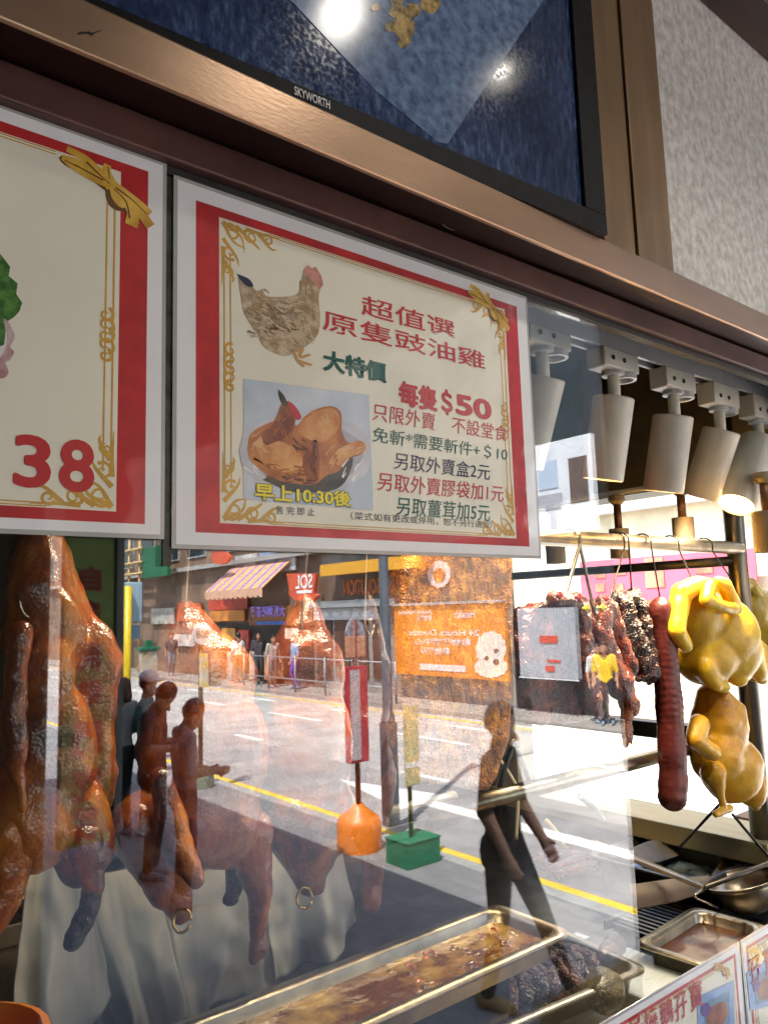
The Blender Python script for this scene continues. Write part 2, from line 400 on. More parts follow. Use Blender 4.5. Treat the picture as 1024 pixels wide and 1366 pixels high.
scr_poly('picture_panel', [(395, 0), (250, -130), (420, -330), (640, -330), (880, -260), (720, 0), (706, 20), (592, 195), (580, 192), (500, 120)], glow_blue)
random.seed(3)
for k in range(26):
    cx, cyy = 500+random.gauss(25, 38), random.uniform(-10, 62); rr = random.uniform(5, 15)
    if cyy > 60-abs(cx-540)*.5: continue
    scr_poly('picture_food', [(cx+rr*random.uniform(.6, 1.2)*math.cos(a), cyy+rr*random.uniform(.6, 1.2)*math.sin(a)) for a in [i*.7 for i in range(9)]], glow_meat, .0004+.00002*k)
q0 = onY(397, 139, tvy-.0006); q1 = onY(443, 158, tvy-.0006); 
lettering('brand_lettering', 'SKYWORTH', (q0.x, tvy-.0012, zt+.0125), (1, 0, 0), (0, 0, 1), q1.x-q0.x, .0085, mat('white_print', (.75, .75, .75), .5), tv, bold=.016)

# ------------------------------------------------------------------ posters
def lamin(name, col, **kw): return mat(name, col, .45, coat=.8, coat_rough=.07, bump=kw.pop('bump', .16), bscale=kw.pop('bscale', 9), spec=.3, **kw)
P_white = lamin('poster_white', (.82, .82, .83), noise_amt=.02)
P_cream = lamin('poster_cream', (.80, .77, .63), noise_amt=.03, nscale=8)
P_red = lamin('poster_red', (.50, .022, .025), noise_amt=.18, nscale=26)
P_gold = lamin('poster_gold', (.60, .34, .06), noise_amt=.12, nscale=60)
P_redtxt = lamin('print_red', (.52, .03, .035))
P_green = lamin('print_dark_green', (.006, .10, .075))
P_navy = lamin('print_navy', (.02, .025, .07))
P_black = lamin('print_black', (.05, .045, .035))
P_yellow = lamin('print_yellow', (.85, .72, .03))
P_ribbon = lamin('print_gold_ribbon', (.46, .23, .015), col2=(.78, .50, .08), nscale=30)
P_ribdark = lamin('print_ribbon_shade', (.13, .055, .012))
lam = None
def pxz(px, py, y): p = onY(px, py, y); return (p.x, p.z)
def spiral(cx, cz, r, a0, turns, k=1):
    return [(cx+r*(1-t*.8)*math.cos(a0+k*t*turns*6.283), cz+r*(1-t*.8)*math.sin(a0+k*t*turns*6.283)) for t in [i/9 for i in range(10)]]
def corner_scroll(x, z, sx, sz, s):
    """gold acanthus scrolls filling a corner at (x,z), growing along sx, sz"""
    L = []
    def q(pts): return [(x+sx*a*s, z+sz*b*s) for a, b in pts]
    for cx, cz, r, a0, k in ((.22, .20, .17, 3.6, 1), (.60, .16, .14, 3.9, -1), (.18, .58, .14, .9, 1), (.95, .13, .11, 3.6, 1), (.14, .92, .10, 1.2, -1)):
        L.append((q(spiral(cx, cz, r, a0, 1.25, k)), .055*s, .018*s))
    for pts in ([(.05, .05), (.25, .35), (.5, .42)], [(.05, .05), (.4, .22), (.46, .5)], [(.30, .05), (.7, .3), (.78, .36)], [(.05, .35), (.3, .62), (.36, .78)],
                [(.5, .05), (.8, .05), (1.2, .03)], [(.05, .5), (.05, .8), (.03, 1.2)], [(.75, .06), (1.0, .27), (1.13, .26)], [(.08, .75), (.24, 1.02), (.22, 1.12)]):
        L.append((q(pts), .085*s, .012*s))
    return L
def mid_scroll(x, z, sx, s):
    L = []
    for dz, k, r in ((1.0, 1, .30), (.45, -1, .34), (-.05, 1, .34), (-.55, -1, .34), (-1.05, 1, .28)):
        L.append((spiral(x+sx*s*.1, z+dz*s*.75, r*s, 1.2*k, 1.1, k*sx), .13*s, .06*s))
    return L
def bow(name, x, z, s, y, parent):
    """a gold ribbon bow tied over the top right corner (x,z = knot)"""
    def q(pts): return [(x+a*s, z+b*s) for a, b in pts]
    sh = [(q(p), a*s*2.2, b*s*2.2) for p, a, b in (([(-.05, -.12), (-1.0, .23), (-2.0, .42), (-2.28, .62)], .25, .1), ([(.1, -.1), (.15, -.8), (.45, -1.0), (.8, -.9)], .3, .1), ([(.85, -.6), (1.05, -1.3), (1.05, -1.6)], .25, .12))]
    o = strokes(name, [(q(p), a*s*1.5, b*s*1.5) for p, a, b in (
        ([(0, .05), (-.9, .12), (-1.7, .32), (-2.2, .58)], .34, .12), ([(-2.2, .58), (-1.5, .62), (-.7, .34), (0, .1)], .2, .24),
        ([(-2.0, 1.12), (-1.2, .92), (-.5, .45), (.1, 0)], .2, .42), ([(-.1, 1.0), (-.15, .6), (.05, .1)], .22, .4),
        ([(.1, 0), (.6, -.35), (1.15, -1.0), (1.08, -1.75)], .34, .42), ([(.1, .05), (.8, -.2), (1.6, -.55), (2.05, -.8)], .36, .2),
        ([(.5, -.25), (1.3, -.7), (2.05, -1.5)], .3, .36), ([(.15, -.05), (.25, -.55), (.6, -.85), (.75, -.6), (.4, -.25)], .2, .16),
        ([(-.25, -.05), (.1, .08), (.45, -.1)], .34, .34))], y, P_ribbon, parent)
    strokes('ribbon_shade', sh, y+.00004, P_ribdark, parent)
    strokes('ribbon_fold', [(q(p), a*s, b*s) for p, a, b in (([(-2.1, .5), (-1.2, .34), (-.3, .12)], .05, .09), ([(-1.1, .78), (-.5, .36), (0, .05)], .1, .05), ([(.2, -.12), (.8, -.6), (1.0, -1.4)], .05, .09), ([(.3, -.05), (1.1, -.4), (1.9, -.95)], .09, .03), ([(-.1, .9), (.0, .3)], .06, .03))], y-.0002, P_ribdark, parent)
    return o
def poster(name, label, x0, x1, z0, z1, y, mg, bw_side, bw_tb, corners, bow_at=None, group=None, right=True, left=True, th=.0012):
    t = empty(name, ((x0+x1)/2, y, z0), label, 'poster', group)
    clear = mat('laminate_edge', (.42, .42, .40), .15, coat=.8, bump=.05, bscale=30)
    box('laminate', (x0-.0035, y+.0002, z0-.0035), (x1+.0035, y+th, z1+.0035), clear, t, .0004)
    flat('white_margin', [[(x0, z0), (x1, z0), (x1, z1), (x0, z1)]], y, P_white, t)
    a0, a1, b0, b1 = x0+mg, x1-mg, z0+mg*.62, z1-mg*.8
    flat('red_border', [[(a0, b0), (a1, b0), (a1, b1), (a0, b1)]], y-.0001, P_red, t)
    c0, c1, d0, d1 = a0+bw_side, a1-bw_side, b0+bw_tb, b1-bw_tb
    flat('cream_panel', [[(c0, d0), (c1, d0), (c1, d1), (c0, d1)]], y-.0002, P_cream, t)
    g = .0016
    ls = []
    for off, w in ((.0045, g), (.0105, g*.9)):
        ls += [([(c0+off, d0+.03), (c0+off, (d0+d1)/2), (c0+off, d1-.03)], w, w), ([(c1-off, d0+.03), (c1-off, (d0+d1)/2), (c1-off, d1-.03)], w, w)]
    for off in (.0012, .0035):
        ls += [([(c0+.05, d0+off), ((c0+c1)/2, d0+off), (c1-.05, d0+off)], g*.6, g*.6), ([(c0+.05, d1-off), ((c0+c1)/2, d1-off), (c1-.05, d1-off)], g*.6, g*.6)]
    strokes('gold_lines', ls, y-.0003, P_gold, t)
    s = .05*(x1-x0)/.44
    L = []
    for kx, kz in corners:
        L += corner_scroll(c0+.001 if kx < 0 else c1-.001, d0+.001 if kz < 0 else d1-.001, -kx, -kz, s)
    L += mid_scroll(c0+.008, (d0+d1)/2, 1, s*.42) + mid_scroll(c1-.008, (d0+d1)/2, -1, s*.42)
    strokes('gold_scrollwork', L, y-.0004, P_gold, t)
    if bow_at: bow('ribbon_bow', bow_at[0], bow_at[1], bow_at[2], y-.00055, t)
    return t
PY = -.0045
A = poster('menu_poster', 'laminated chicken price poster with a live hen, hung in the middle of the window', .2535, .6935, 1.657, 1.9655, PY, .0165, .0215, .0085, ((-1, 1), (-1, -1), (1, -1), (1, 1)), None)
Yp = PY-.0006
bow('ribbon_bow', *pxz(652, 408, PY), .0150, PY-.00055, A)
def ptxt(body, x0, yb0, x1, yb1, hpx, m, name='lettering', bold=.012, par=None, y=Yp, shear=0., spacing=1.):
    """a line of print whose lower corners are at two photograph pixels and whose height is hpx there"""
    a = onY(x0, yb0, y); b = onY(x1, yb1, y); top = onY(x0, yb0-hpx, y)
    return lettering(name, body, (a.x, y, (a.z+b.z)/2), (1, 0, 0), (0, 0, 1), b.x-a.x, top.z-a.z, m, par or A, bold=bold, shear=shear, spacing=spacing)
ptxt('超值選', 482, 421, 607, 452, 27, P_redtxt, bold=.008)
ptxt('原隻豉油雞', 430, 443, 647, 491, 28, P_redtxt, bold=.008)
ptxt('大特價', 431, 493, 516, 513, 29, P_green, bold=.034)
ptxt('每隻＄', 532, 541, 604, 556, 36, P_redtxt, bold=.034)
ptxt('50', 608, 554, 656, 560, 28, P_redtxt, bold=.03)
ptxt('只限外賣', 496, 561, 580, 574, 24, P_redtxt, bold=.002, shear=.12)
ptxt('不設堂食', 602, 577, 676, 589, 22, P_redtxt, bold=.002, shear=.12)
ptxt('免斬*需要斬件+＄10', 496, 590, 676, 616, 22, P_green, bold=.004, shear=.12)
ptxt('另取外賣盒2元', 525, 625, 653, 641, 23, P_navy, bold=.004, shear=.12)
ptxt('另取外賣膠袋加1元', 503, 655, 671, 669, 25, P_redtxt, bold=.004, shear=.12)
ptxt('另取薑茸加5元', 528, 687, 653, 696, 25, P_green, bold=.004, shear=.12)
ptxt('售 完 即 止', 368, 685, 420, 689, 11, P_black, bold=0)
ptxt('（菜式如有更改或停用，恕不另行通知）', 468, 692, 656, 706, 11, P_black, bold=0)
# the printed photographs
def photo_poly(name, pts, y, m, par): return flat(name, [[pxz(px, py, y) for px, py in pts]], y, m, par)
def smooth_px(pts, n=5): 
    c = arc([(p[0], p[1], 0) for p in pts+[pts[0]]], n); return [(p.x, p.y) for p in c[:-1]]
hen_m = lamin('hen_print', (.33, .22, .12), col2=(.62, .50, .34), nscale=90, stretch=(1, 1, 2.2)); hen_l = lamin('hen_wing_print', (.46, .36, .24), col2=(.20, .13, .07), nscale=110, stretch=(1.6, 1, .8))  # hen tans lightened, the glare over the print is in the colour
hen = photo_poly('hen_picture', smooth_px([(318, 368), (330, 374), (340, 386), (356, 395), (378, 396), (396, 392), (402, 378), (405, 362), (414, 357), (425, 362), (430, 376), (425, 396), (427, 422), (424, 446), (408, 462), (388, 473), (372, 473), (352, 462), (343, 445), (326, 418), (322, 396), (320, 386)]), Yp, hen_m, A)
photo_poly('hen_wing', smooth_px([(338, 392), (360, 400), (384, 402), (404, 420), (402, 438), (376, 442), (352, 436), (336, 420)]), Yp-0.000100, hen_l, hen)
photo_poly('hen_comb', smooth_px([(404, 362), (410, 354), (416, 358), (421, 356), (427, 366), (431, 380), (424, 384), (414, 372)]), Yp-0.000100, lamin('comb_print', (.55, .25, .20), noise_amt=.2, nscale=90), hen)
photo_poly('hen_tail', smooth_px([(316, 365), (332, 372), (338, 382), (330, 382), (322, 375)]), Yp-0.000100, P_navy, hen)
random.seed(11)
def dabs(name, cx, cz_, spread, n_, w, L_, ang, m, y, par):
    out = []
    for _ in range(n_):
        px = cx+random.uniform(-1, 1)*spread[0]; py = cz_+random.uniform(-1, 1)*spread[1]; a = R(ang+random.uniform(-22, 22)); l_ = L_*random.uniform(.5, 1.2)
        p = [(px-l_*math.cos(a), py-l_*math.sin(a)), (px, py+random.uniform(-1, 1)), (px+l_*math.cos(a), py+l_*math.sin(a))]
        q = [pxz(x, z, y) for x, z in p]; out.append((q, w*random.uniform(.6, 1.3), w*.25))
    return strokes(name, out, y, m, par)
hen_dk = lamin('hen_feather_dark', (.22, .14, .075)); hen_lt = lamin('hen_feather_light', (.58, .46, .30)); hen_md = lamin('hen_feather_tan', (.40, .26, .12))
dabs('hen_feathers', 372, 425, (34, 26), 70, .0022, 6, 20, hen_lt, Yp-0.000120, hen); dabs('hen_feathers', 362, 428, (30, 18), 34, .0018, 6, 24, hen_dk, Yp-0.000135, hen)
dabs('hen_feathers', 410, 412, (11, 38), 46, .0018, 5, 80, hen_md, Yp-0.000150, hen); dabs('hen_feathers', 346, 402, (16, 14), 22, .002, 6, 48, hen_md, Yp-0.000155, hen); dabs('hen_feathers', 400, 446, (20, 16), 30, .0024, 5, 60, hen_lt, Yp-0.000165, hen)
dabs('hen_feathers', 376, 440, (20, 3), 7, .0018, 7, 8, P_ribdark, Yp-0.000170, hen)
strokes('hen_legs', [([pxz(px, py, Yp) for px, py in p], .0035, .002) for p in (((392, 470), (398, 482), (406, 489)), ((398, 482), (416, 487)), ((404, 464), (400, 476), (414, 473)))], Yp-0.000100, lamin('hen_leg_print', (.55, .30, .10)), hen)
blue = photo_poly('dish_picture', [(325, 505), (492, 527), (498, 681), (325, 666)], Yp, lamin('dish_blue', (.40, .50, .58), col2=(.62, .66, .72), nscale=9), A)
photo_poly('dish_plate', smooth_px([(319, 600), (330, 575), (370, 556), (430, 552), (480, 572), (495, 605), (485, 635), (450, 652), (400, 656), (350, 645), (326, 625)]), Yp-0.000150, lamin('plate_print', (.50, .50, .55), col2=(.70, .70, .74), nscale=12), blue)
photo_poly('dish_plate_well', smooth_px([(335, 600), (360, 572), (430, 566), (476, 585), (484, 608), (460, 638), (400, 645), (350, 632)]), Yp-0.000200, lamin('plate_well_print', (.42, .41, .46), noise_amt=.1), blue)
photo_poly('dish_sauce', smooth_px([(350, 640), (380, 628), (440, 632), (470, 610), (462, 640), (440, 655), (390, 656)]), Yp-0.000250, P_black, blue)
ch_o = lamin('chicken_print', (.26, .055, .012), col2=(.64, .24, .055), nscale=42, ramp=(.3, .7)); ch_d = lamin('chicken_print_shade', (.16, .03, .008), col2=(.40, .11, .025), nscale=50); ch_l = lamin('chicken_print_light', (.56, .19, .04), col2=(.76, .40, .14), nscale=55)
photo_poly('dish_chicken', smooth_px([(330, 598), (334, 580), (350, 568), (375, 560), (395, 568), (406, 556), (424, 545), (444, 542), (455, 552), (456, 575), (464, 590), (478, 590), (487, 596), (482, 606), (466, 612), (452, 628), (436, 634), (420, 646), (400, 646), (370, 640), (345, 625), (333, 612)]), Yp-0.000350, ch_o, blue)
photo_poly('dish_chicken_breast', smooth_px([(406, 560), (424, 548), (444, 545), (453, 555), (450, 575), (430, 590), (410, 585), (398, 575)]), Yp-0.000400, ch_l, blue)
photo_poly('dish_chicken_wing', smooth_px([(410, 600), (416, 588), (424, 590), (426, 615), (424, 640), (414, 645), (406, 630), (404, 612)]), Yp-0.000400, ch_d, blue)
photo_poly('dish_chicken_thigh', smooth_px([(338, 590), (352, 584), (382, 592), (400, 604), (402, 622), (380, 630), (352, 618)]), Yp-0.000400, ch_l, blue)
photo_poly('dish_chicken_neck', smooth_px([(352, 596), (350, 578), (364, 566), (372, 548), (378, 536), (390, 538), (394, 552), (392, 570), (380, 584), (366, 590)]), Yp-0.000450, ch_d, blue)
photo_poly('dish_chicken_comb', smooth_px([(384, 534), (394, 542), (402, 556), (396, 560), (388, 548)]), Yp-0.000500, P_redtxt, blue)
photo_poly('dish_chicken_beak', smooth_px([(371, 519), (379, 528), (384, 540), (378, 541), (373, 530)]), Yp-0.000500, P_black, blue)
photo_poly('dish_chicken_leg', smooth_px([(450, 600), (476, 588), (487, 592), (486, 602), (466, 610), (452, 622)]), Yp-0.000450, ch_l, blue)
ch_h = lamin('chicken_print_highlight', (.72, .44, .22)); ch_k = lamin('chicken_print_crease', (.075, .016, .006))
for (cx, cz_, sx, sz, n_, w, L_, an, m_) in ((430, 566, 18, 14, 16, .003, 7, 60, ch_l), (440, 560, 10, 9, 7, .0016, 5, 70, ch_h), (365, 606, 24, 10, 18, .0026, 7, 20, ch_l), (352, 600, 12, 8, 7, .0014, 5, 30, ch_h), (388, 628, 30, 9, 14, .0022, 8, 12, ch_d), (418, 612, 5, 20, 9, .002, 7, 84, ch_k), (400, 594, 10, 8, 8, .002, 6, 40, ch_k), (446, 606, 10, 14, 10, .0024, 6, -50, ch_l), (470, 598, 10, 5, 6, .0014, 5, -30, ch_h), (374, 568, 8, 12, 8, .0018, 6, -60, ch_o), (408, 640, 26, 5, 10, .0022, 6, 5, ch_k), (342, 590, 5, 12, 6, .0016, 5, -60, ch_h)):
    dabs('dish_tones', cx, cz_, (sx, sz), n_, w, L_, an, m_, Yp-0.000525, blue)
dabs('dish_gleam', 470, 622, (14, 16), 8, .002, 8, -55, P_white, Yp-0.000310, blue); dabs('dish_gleam', 340, 622, (10, 8), 6, .002, 7, 40, P_white, Yp-0.000310, blue)
ptxt('早上10:30後', 339, 668, 469, 677, 25, P_black, bold=.062, y=Yp-0.000600, par=blue)
ptxt('早上10:30後', 340, 667, 468, 676, 23, P_yellow, bold=.026, y=Yp-0.000700, par=blue)

B = poster('menu_poster', 'laminated poster ending in 38 with a green garnish, left of the hen poster', -.205, .2405, 1.664, 1.9735, PY, .0125, .0225, .0085, ((1, -1),), None)
bow('ribbon_bow', *pxz(146, 247, PY), .0165, PY-.00055, B)
ptxt('3', 17, 651, 68, 651, 72, P_redtxt, par=B, bold=.022); ptxt('8', 78, 658, 126, 656, 72, P_redtxt, par=B, bold=.022)
random.seed(5)
gar = lamin('garnish_print', (.02, .09, .015), col2=(.10, .26, .05), nscale=160)
gp = [(-40, 330), (-5, 332), (6, 345), (14, 356), (12, 368), (24, 378), (22, 392), (30, 404), (26, 416), (18, 424), (8, 430), (-10, 430), (-40, 430)]
photo_poly('garnish_picture', gp, Yp, gar, B)
photo_poly('radish_picture', smooth_px([(-30, 415), (6, 425), (16, 438), (20, 450), (14, 462), (19, 470), (14, 480), (8, 484), (12, 496), (6, 504), (-8, 503), (-30, 490)]), Yp-0.000100, lamin('radish_print', (.62, .50, .50), col2=(.38, .14, .14), nscale=60), B)
photo_poly('radish_picture', smooth_px([(-30, 415), (4, 429), (9, 444), (8, 462), (-2, 478), (-30, 480)]), Yp-0.000150, lamin('radish_white_print', (.72, .68, .68), col2=(.50, .55, .48), nscale=40), B)
photo_poly('garnish_picture', [(-30, 400), (5, 424), (8, 440), (6, 460), (-4, 464), (-30, 460)], Yp-0.000200, gar, B)

# lower menu cards on the ledge front
def low_card(label, pxl, pxr, chars, cpos, bowpx, dish):
    zt_ = 1.1575; x0 = onY(*pxl, -.034).x; x1 = onY(*pxr, -.034).x
    t = poster('menu_card', label, x0, x1, zt_-.235, zt_, -.034, .009, .0055, .004, ((-1, 1),), bowpx and (*pxz(*bowpx, -.034), .0088), 'small menu cards along the ledge')
    y = -.0347
    for ch, (cx, cyy, w, h) in zip(chars, cpos): ptxt(ch, cx, cyy+13, cx+w, cyy+13-w*.5, h, P_redtxt, par=t, y=y-.0006, bold=.006)
    d = photo_poly('dish_picture', dish['bg'], y, lamin('card_blue', (.16, .32, .62), col2=(.30, .45, .72), nscale=20), t)
    photo_poly('dish_tray', dish['tray'], y-.0002, lamin('card_tray', (.12, .26, .42), noise_amt=.2), d)
    photo_poly('dish_meat', smooth_px(dish['meat']), y-.0003, ch_d, d)
    photo_poly('dish_flower', smooth_px(dish['fl']), y-.0004, lamin('card_purple', (.10, .03, .25), noise_amt=.4, nscale=150), d)
    return t
low_card('menu card reading roast goose set, on the ledge under the trays', (790, 1372), (984, 1262), '品燒鵝孖寶', [(838, 1376, 20, 28), (860, 1364, 18, 28), (881, 1358, 18, 34), (901, 1350, 16, 36), (921, 1337, 17, 38)], (962, 1292),
         dict(bg=[(929, 1330), (978, 1308), (980, 1400), (931, 1400)], tray=[(938, 1338), (972, 1322), (974, 1400), (940, 1400)], meat=[(940, 1352), (950, 1342), (966, 1336), (970, 1350), (962, 1368), (945, 1372)], fl=[(934, 1344), (942, 1338), (948, 1346), (942, 1356), (935, 1354)]))
low_card('menu card with white lettering on a red band, at the right end of the ledge', (989, 1259), (1150, 1165), '孖寶', [(1001, 1300, 15, 34), (1020, 1288, 17, 36)], None,
         dict(bg=[(995, 1298), (1040, 1272), (1042, 1338), (1000, 1348)], tray=[(1004, 1304), (1040, 1284), (1040, 1330), (1008, 1340)], meat=[(1008, 1322), (1018, 1306), (1040, 1294), (1040, 1320), (1016, 1334)], fl=[(1003, 1312), (1010, 1304), (1013, 1316), (1006, 1324)]))

# ================================================================== INSIDE THE CASE
cream_paint = mat('aged_cream_paint', (.80, .76, .63), .42, noise_amt=.10, nscale=12, bump=.02, bscale=60)
cream_dark = mat('greasy_beige_paint', (.30, .24, .15), .45, noise_amt=.25, nscale=12)
white_pl = mat('white_plastic', (.62, .62, .60), .35, noise_amt=.06)
lamp_in = mat('lit_lamp_reflector', (1, .8, .5), .4, emit=(1, .66, .28), estr=1.6)
YL = .12
# --- lamp track and its spotlights
trk = empty('lamp_track', (1.2, YL, 2.03), 'white lamp track running along the ceiling behind the window head', 'lamp track')
ra = onY(700, 421, YL); rb = onY(1024, 533, YL); zr = (ra.z+rb.z)/2
for dy in (-.0115, .0115): box('rail_wall', (.2, YL+dy-.0035, zr-.011), (2.2, YL+dy+.0035, zr+.014), white_pl, trk, .001)
box('rail_back', (.2, YL-.0149, zr+.0142), (2.2, YL+.0149, zr+.019), white_pl, trk)
def spotlight(label, stem_top, stem_bot, head_a, head_b, y, rad_px, paint, stem_m, adapter=True, power=3., tilt=.0, lens=.006, group='spotlights on the window track'):
    st = onY(*stem_top, y); sb = onY(*stem_bot, y)
    t = empty('spotlight', (sb.x, y, sb.z), label, 'spotlight', group)
    ha = onY(*head_a, y); hb = onY(*head_b, y+tilt); r = rad_px*mpp(ha); ax = (hb-ha).normalized(); L = (hb-ha).length
    if adapter:
        b = box('adapter', (st.x-.045, y-.017, st.z+.002), (st.x+.05, y+.017, zr-.0112), paint, t, .003)
        lathe('adapter_collar', (st.x+.028, y, st.z+.0018), (0, 0, -1), [(0, .021), (.010, .021), (.010, .016), (.003, .014), (.003, .0005)], white_pl, b)
        for dx in (-.022, .008): lathe('screw', (st.x+dx, y-.0171, st.z+.018), (0, -1, 0), [(0, .004), (.0012, .004), (.0012, .0005)], dark_steel, b, 10)
        lathe('stem_collar', (st.x, y, st.z+.0018), (0, 0, -1), [(0, .018), (.006, .018), (.008, .012), (.008, .0005)], white_pl, b)
    tube('stem', [st, Vector((st.x, y, sb.z-.012))], .0098, stem_m, t, 14)
    lathe('lamp_head', ha, ax, [(0, .0005), (0, r*.93), (.002, r), (L*.5, r), (L-.002, r), (L, r*.96), (L-.004, r*.90), (L*.55, r*.86), (L*.55, .0005)], paint, t, 36)
    lathe('lamp_reflector', ha+ax*(L*.6), ax, [(0, .0005), (0, r*.5), (L*.34, r*.84), (L*.34+.001, r*.84)], lamp_in, t, 28)
    if power:
        li = bpy.data.lights.new('bulb', 'SPOT'); li.energy = power; li.color = (1, .80, .55); li.spot_size = R(95); li.spot_blend = .7; li.shadow_soft_size = .03
        lo = bpy.data.objects.new('bulb', li); C.objects.link(lo); lo.location = hb+ax*.004; lo.rotation_euler = (-ax).to_track_quat('Z', 'Y').to_euler()
        lo.parent = t; lo.matrix_parent_inverse = Matrix.Translation(-t.location)
    return t
LP = 1.9
spotlight('cream cylinder spotlight partly hidden by the edge of the hen poster', (722, 467), (722, 498), (727, 503), (698, 622), YL, 27, cream_paint, cream_paint, power=LP, tilt=.05)
spotlight('cream cylinder spotlight, second from the hen poster, hanging over the card', (817, 498), (817, 528), (818, 530), (803, 640), YL, 27, cream_paint, cream_paint, power=LP, tilt=.03)
spotlight('cream cylinder spotlight in the middle of the row of five, nearly upright', (897, 524), (897, 553), (897, 555), (884, 656), YL, 26, cream_paint, cream_paint, power=LP, tilt=.03)
spotlight('cream cylinder spotlight tilted left, fourth along the row', (958, 545), (958, 571), (962, 574), (933, 664), YL, 24, cream_paint, cream_paint, power=LP, tilt=.05)
spotlight('cream cylinder spotlight at the right end, its warm opening showing', (1010, 562), (1010, 587), (1010, 589), (981, 674), YL, 23, cream_paint, cream_paint, power=LP, tilt=.012)
for px in (330, 470, 600):     # unseen lamps added in line with the row to light the geese
    s0 = onY(817, 498, YL); xx = onY(px, 500, YL).x
    pz = Vector((xx, YL, s0.z)); 
    t = empty('spotlight', pz, 'added cream cylinder spotlight lighting the geese, hidden behind the posters', 'spotlight', 'added spotlights behind the posters')
    tube('stem', [(xx, YL, zr-.012), (xx, YL, zr-.075)], .0098, cream_paint, t, 12)
    lathe('lamp_head', (xx, YL, zr-.075), (-.1, .02, -1), [(0, .0005), (0, .034), (.15, .034), (.15, .031), (.08, .028), (.08, .0005)], cream_paint, t)
    li = bpy.data.lights.new('bulb', 'SPOT'); li.energy = LP*.36; li.color = (1, .80, .55); li.spot_size = R(115); li.spot_blend = .8; li.shadow_soft_size = .03
    ax = Vector((-.1, .02, -1)).normalized(); lo = bpy.data.objects.new('bulb', li); C.objects.link(lo); lo.location = Vector((xx, YL, zr-.075))+ax*.155; lo.rotation_euler = (-ax).to_track_quat('Z', 'Y').to_euler(); lo.parent = t; lo.matrix_parent_inverse = Matrix.Translation(-pz)
# --- deeper row: brown stemmed lamps on a thin rail that runs into the shop
XR = 1.45
d0 = onX(700, 668, XR); d1 = onX(905, 655, XR)
trk2 = empty('lamp_track', d0, 'thin white lamp rail running back into the shop over the chickens', 'lamp track')
zz = (d0.z+d1.z)/2
tube('rail', [(XR, .26, zz), (XR, 1.6, zz)], .006, white_pl, trk2)
tube('cross_rail', [(.9, .74, zz+.03), (XR+.1, .74, zz+.03)], .006, white_pl, trk2)
def back_lamp(label, px, top, bot, end, hw):
    p = onX(px, top, XR); y = p.y
    t = empty('pendant_lamp', p, label, 'pendant lamp', 'brown stemmed lamps further inside')
    a = Vector((XR, y, zz-.006)); e = onX(px, bot, XR); f = onX(px+2, end, XR); r = hw*mpp(e)
    lathe('clip', a, (0, 0, -1), [(0, .0005), (0, .018), (.012, .018), (.02, .011), (.02, .0005)], cream_dark, t, 14)
    tube('stem', [a-Vector((0, 0, .018)), Vector((XR, y, e.z))], .0085, mat('brown_lamp_stem', (.20, .10, .04), .4, .3, .2), t)
    lathe('lamp_head', (XR, y, e.z), (0, 0, -1), [(0, .0005), (0, r), (e.z-f.z, r), (e.z-f.z, r*.9), ((e.z-f.z)*.5, r*.85), ((e.z-f.z)*.5, .0005)], cream_dark, t, 24)
back_lamp('small brown stemmed lamp above the ribbed pork', 822, 668, 706, 745, 13)
back_lamp('small brown stemmed lamp with a square beige head, left of the corner post', 907, 660, 691, 722, 14)
back_lamp('small brown stemmed lamp nearest the hen poster', 738, 690, 720, 752, 13)
back_lamp('beige lamp beside the corner post at the right edge', 1018, 640, 683, 737, 20)

# --- hanging rack
YR = .22
rack = empty('hanging_rack', onY(985, 735, YR), 'stainless hanging rack with a corner post over the meat trays', 'rack')
pc = onY(985, 735, YR); XP = pc.x
tube('front_tube', [(-.4, YR, pc.z+.006), (XP+.004, YR, pc.z+.006)], .0135, steel_w, rack, 16)
tube('depth_tube', [(XP, YR+.012, pc.z-.02), (XP, .93, pc.z-.02)], .011, dark_steel, rack, 12)
tube('corner_post', [(XP+.012, YR+.012, 1.0), (XP+.012, YR+.012, 2.3)], .021, mat('bronze_post', (.20, .17, .13), .3, .9, .25, 10), rack, 18)
pl = onY(640, 1075, YR); pr = onY(880, 1020, YR); zlow = (pl.z+pr.z)/2
tube('lower_bar', [(.745, YR+.03, zlow), (XP, YR+.03, zlow)], .0125, steel_w, rack, 14)
ZR = pc.z+.006
wire = mat('hook_wire', (.42, .38, .30), .25, 1., .1); wire_d = mat('dark_hook_wire', (.05, .045, .04), .35, .8)
def hook(label, px0, px1, y0=YR-.015, y1=None, m=None, r=.0016, group='hooks holding the meat'):
    """an S hook: over the front tube, down to a photographed point"""
    y1 = y0 if y1 is None else y1
    b = onY(*px1, y1); a = onY(*px0, y0)
    a.z = ZR if px0[1] < 760 else a.z
    top = [Vector((a.x, YR+.016, a.z-.012)), Vector((a.x, YR+.014, a.z+.011)), Vector((a.x, YR, a.z+.0165)), Vector((a.x, YR-.0155, a.z+.008)), Vector((a.x, YR-.017, a.z-.012))]
    pts = arc(top, 5) + [b.lerp(top[-1], .05)] 
    end = arc([b, b+Vector((.004, 0, -.012)), b+Vector((.014, .004, -.016)), b+Vector((.020, .006, -.004))], 4)
    o = tube('meat_hook', pts+end, r, m or wire, None, 8); setp(o, label, 'hook', group); return o

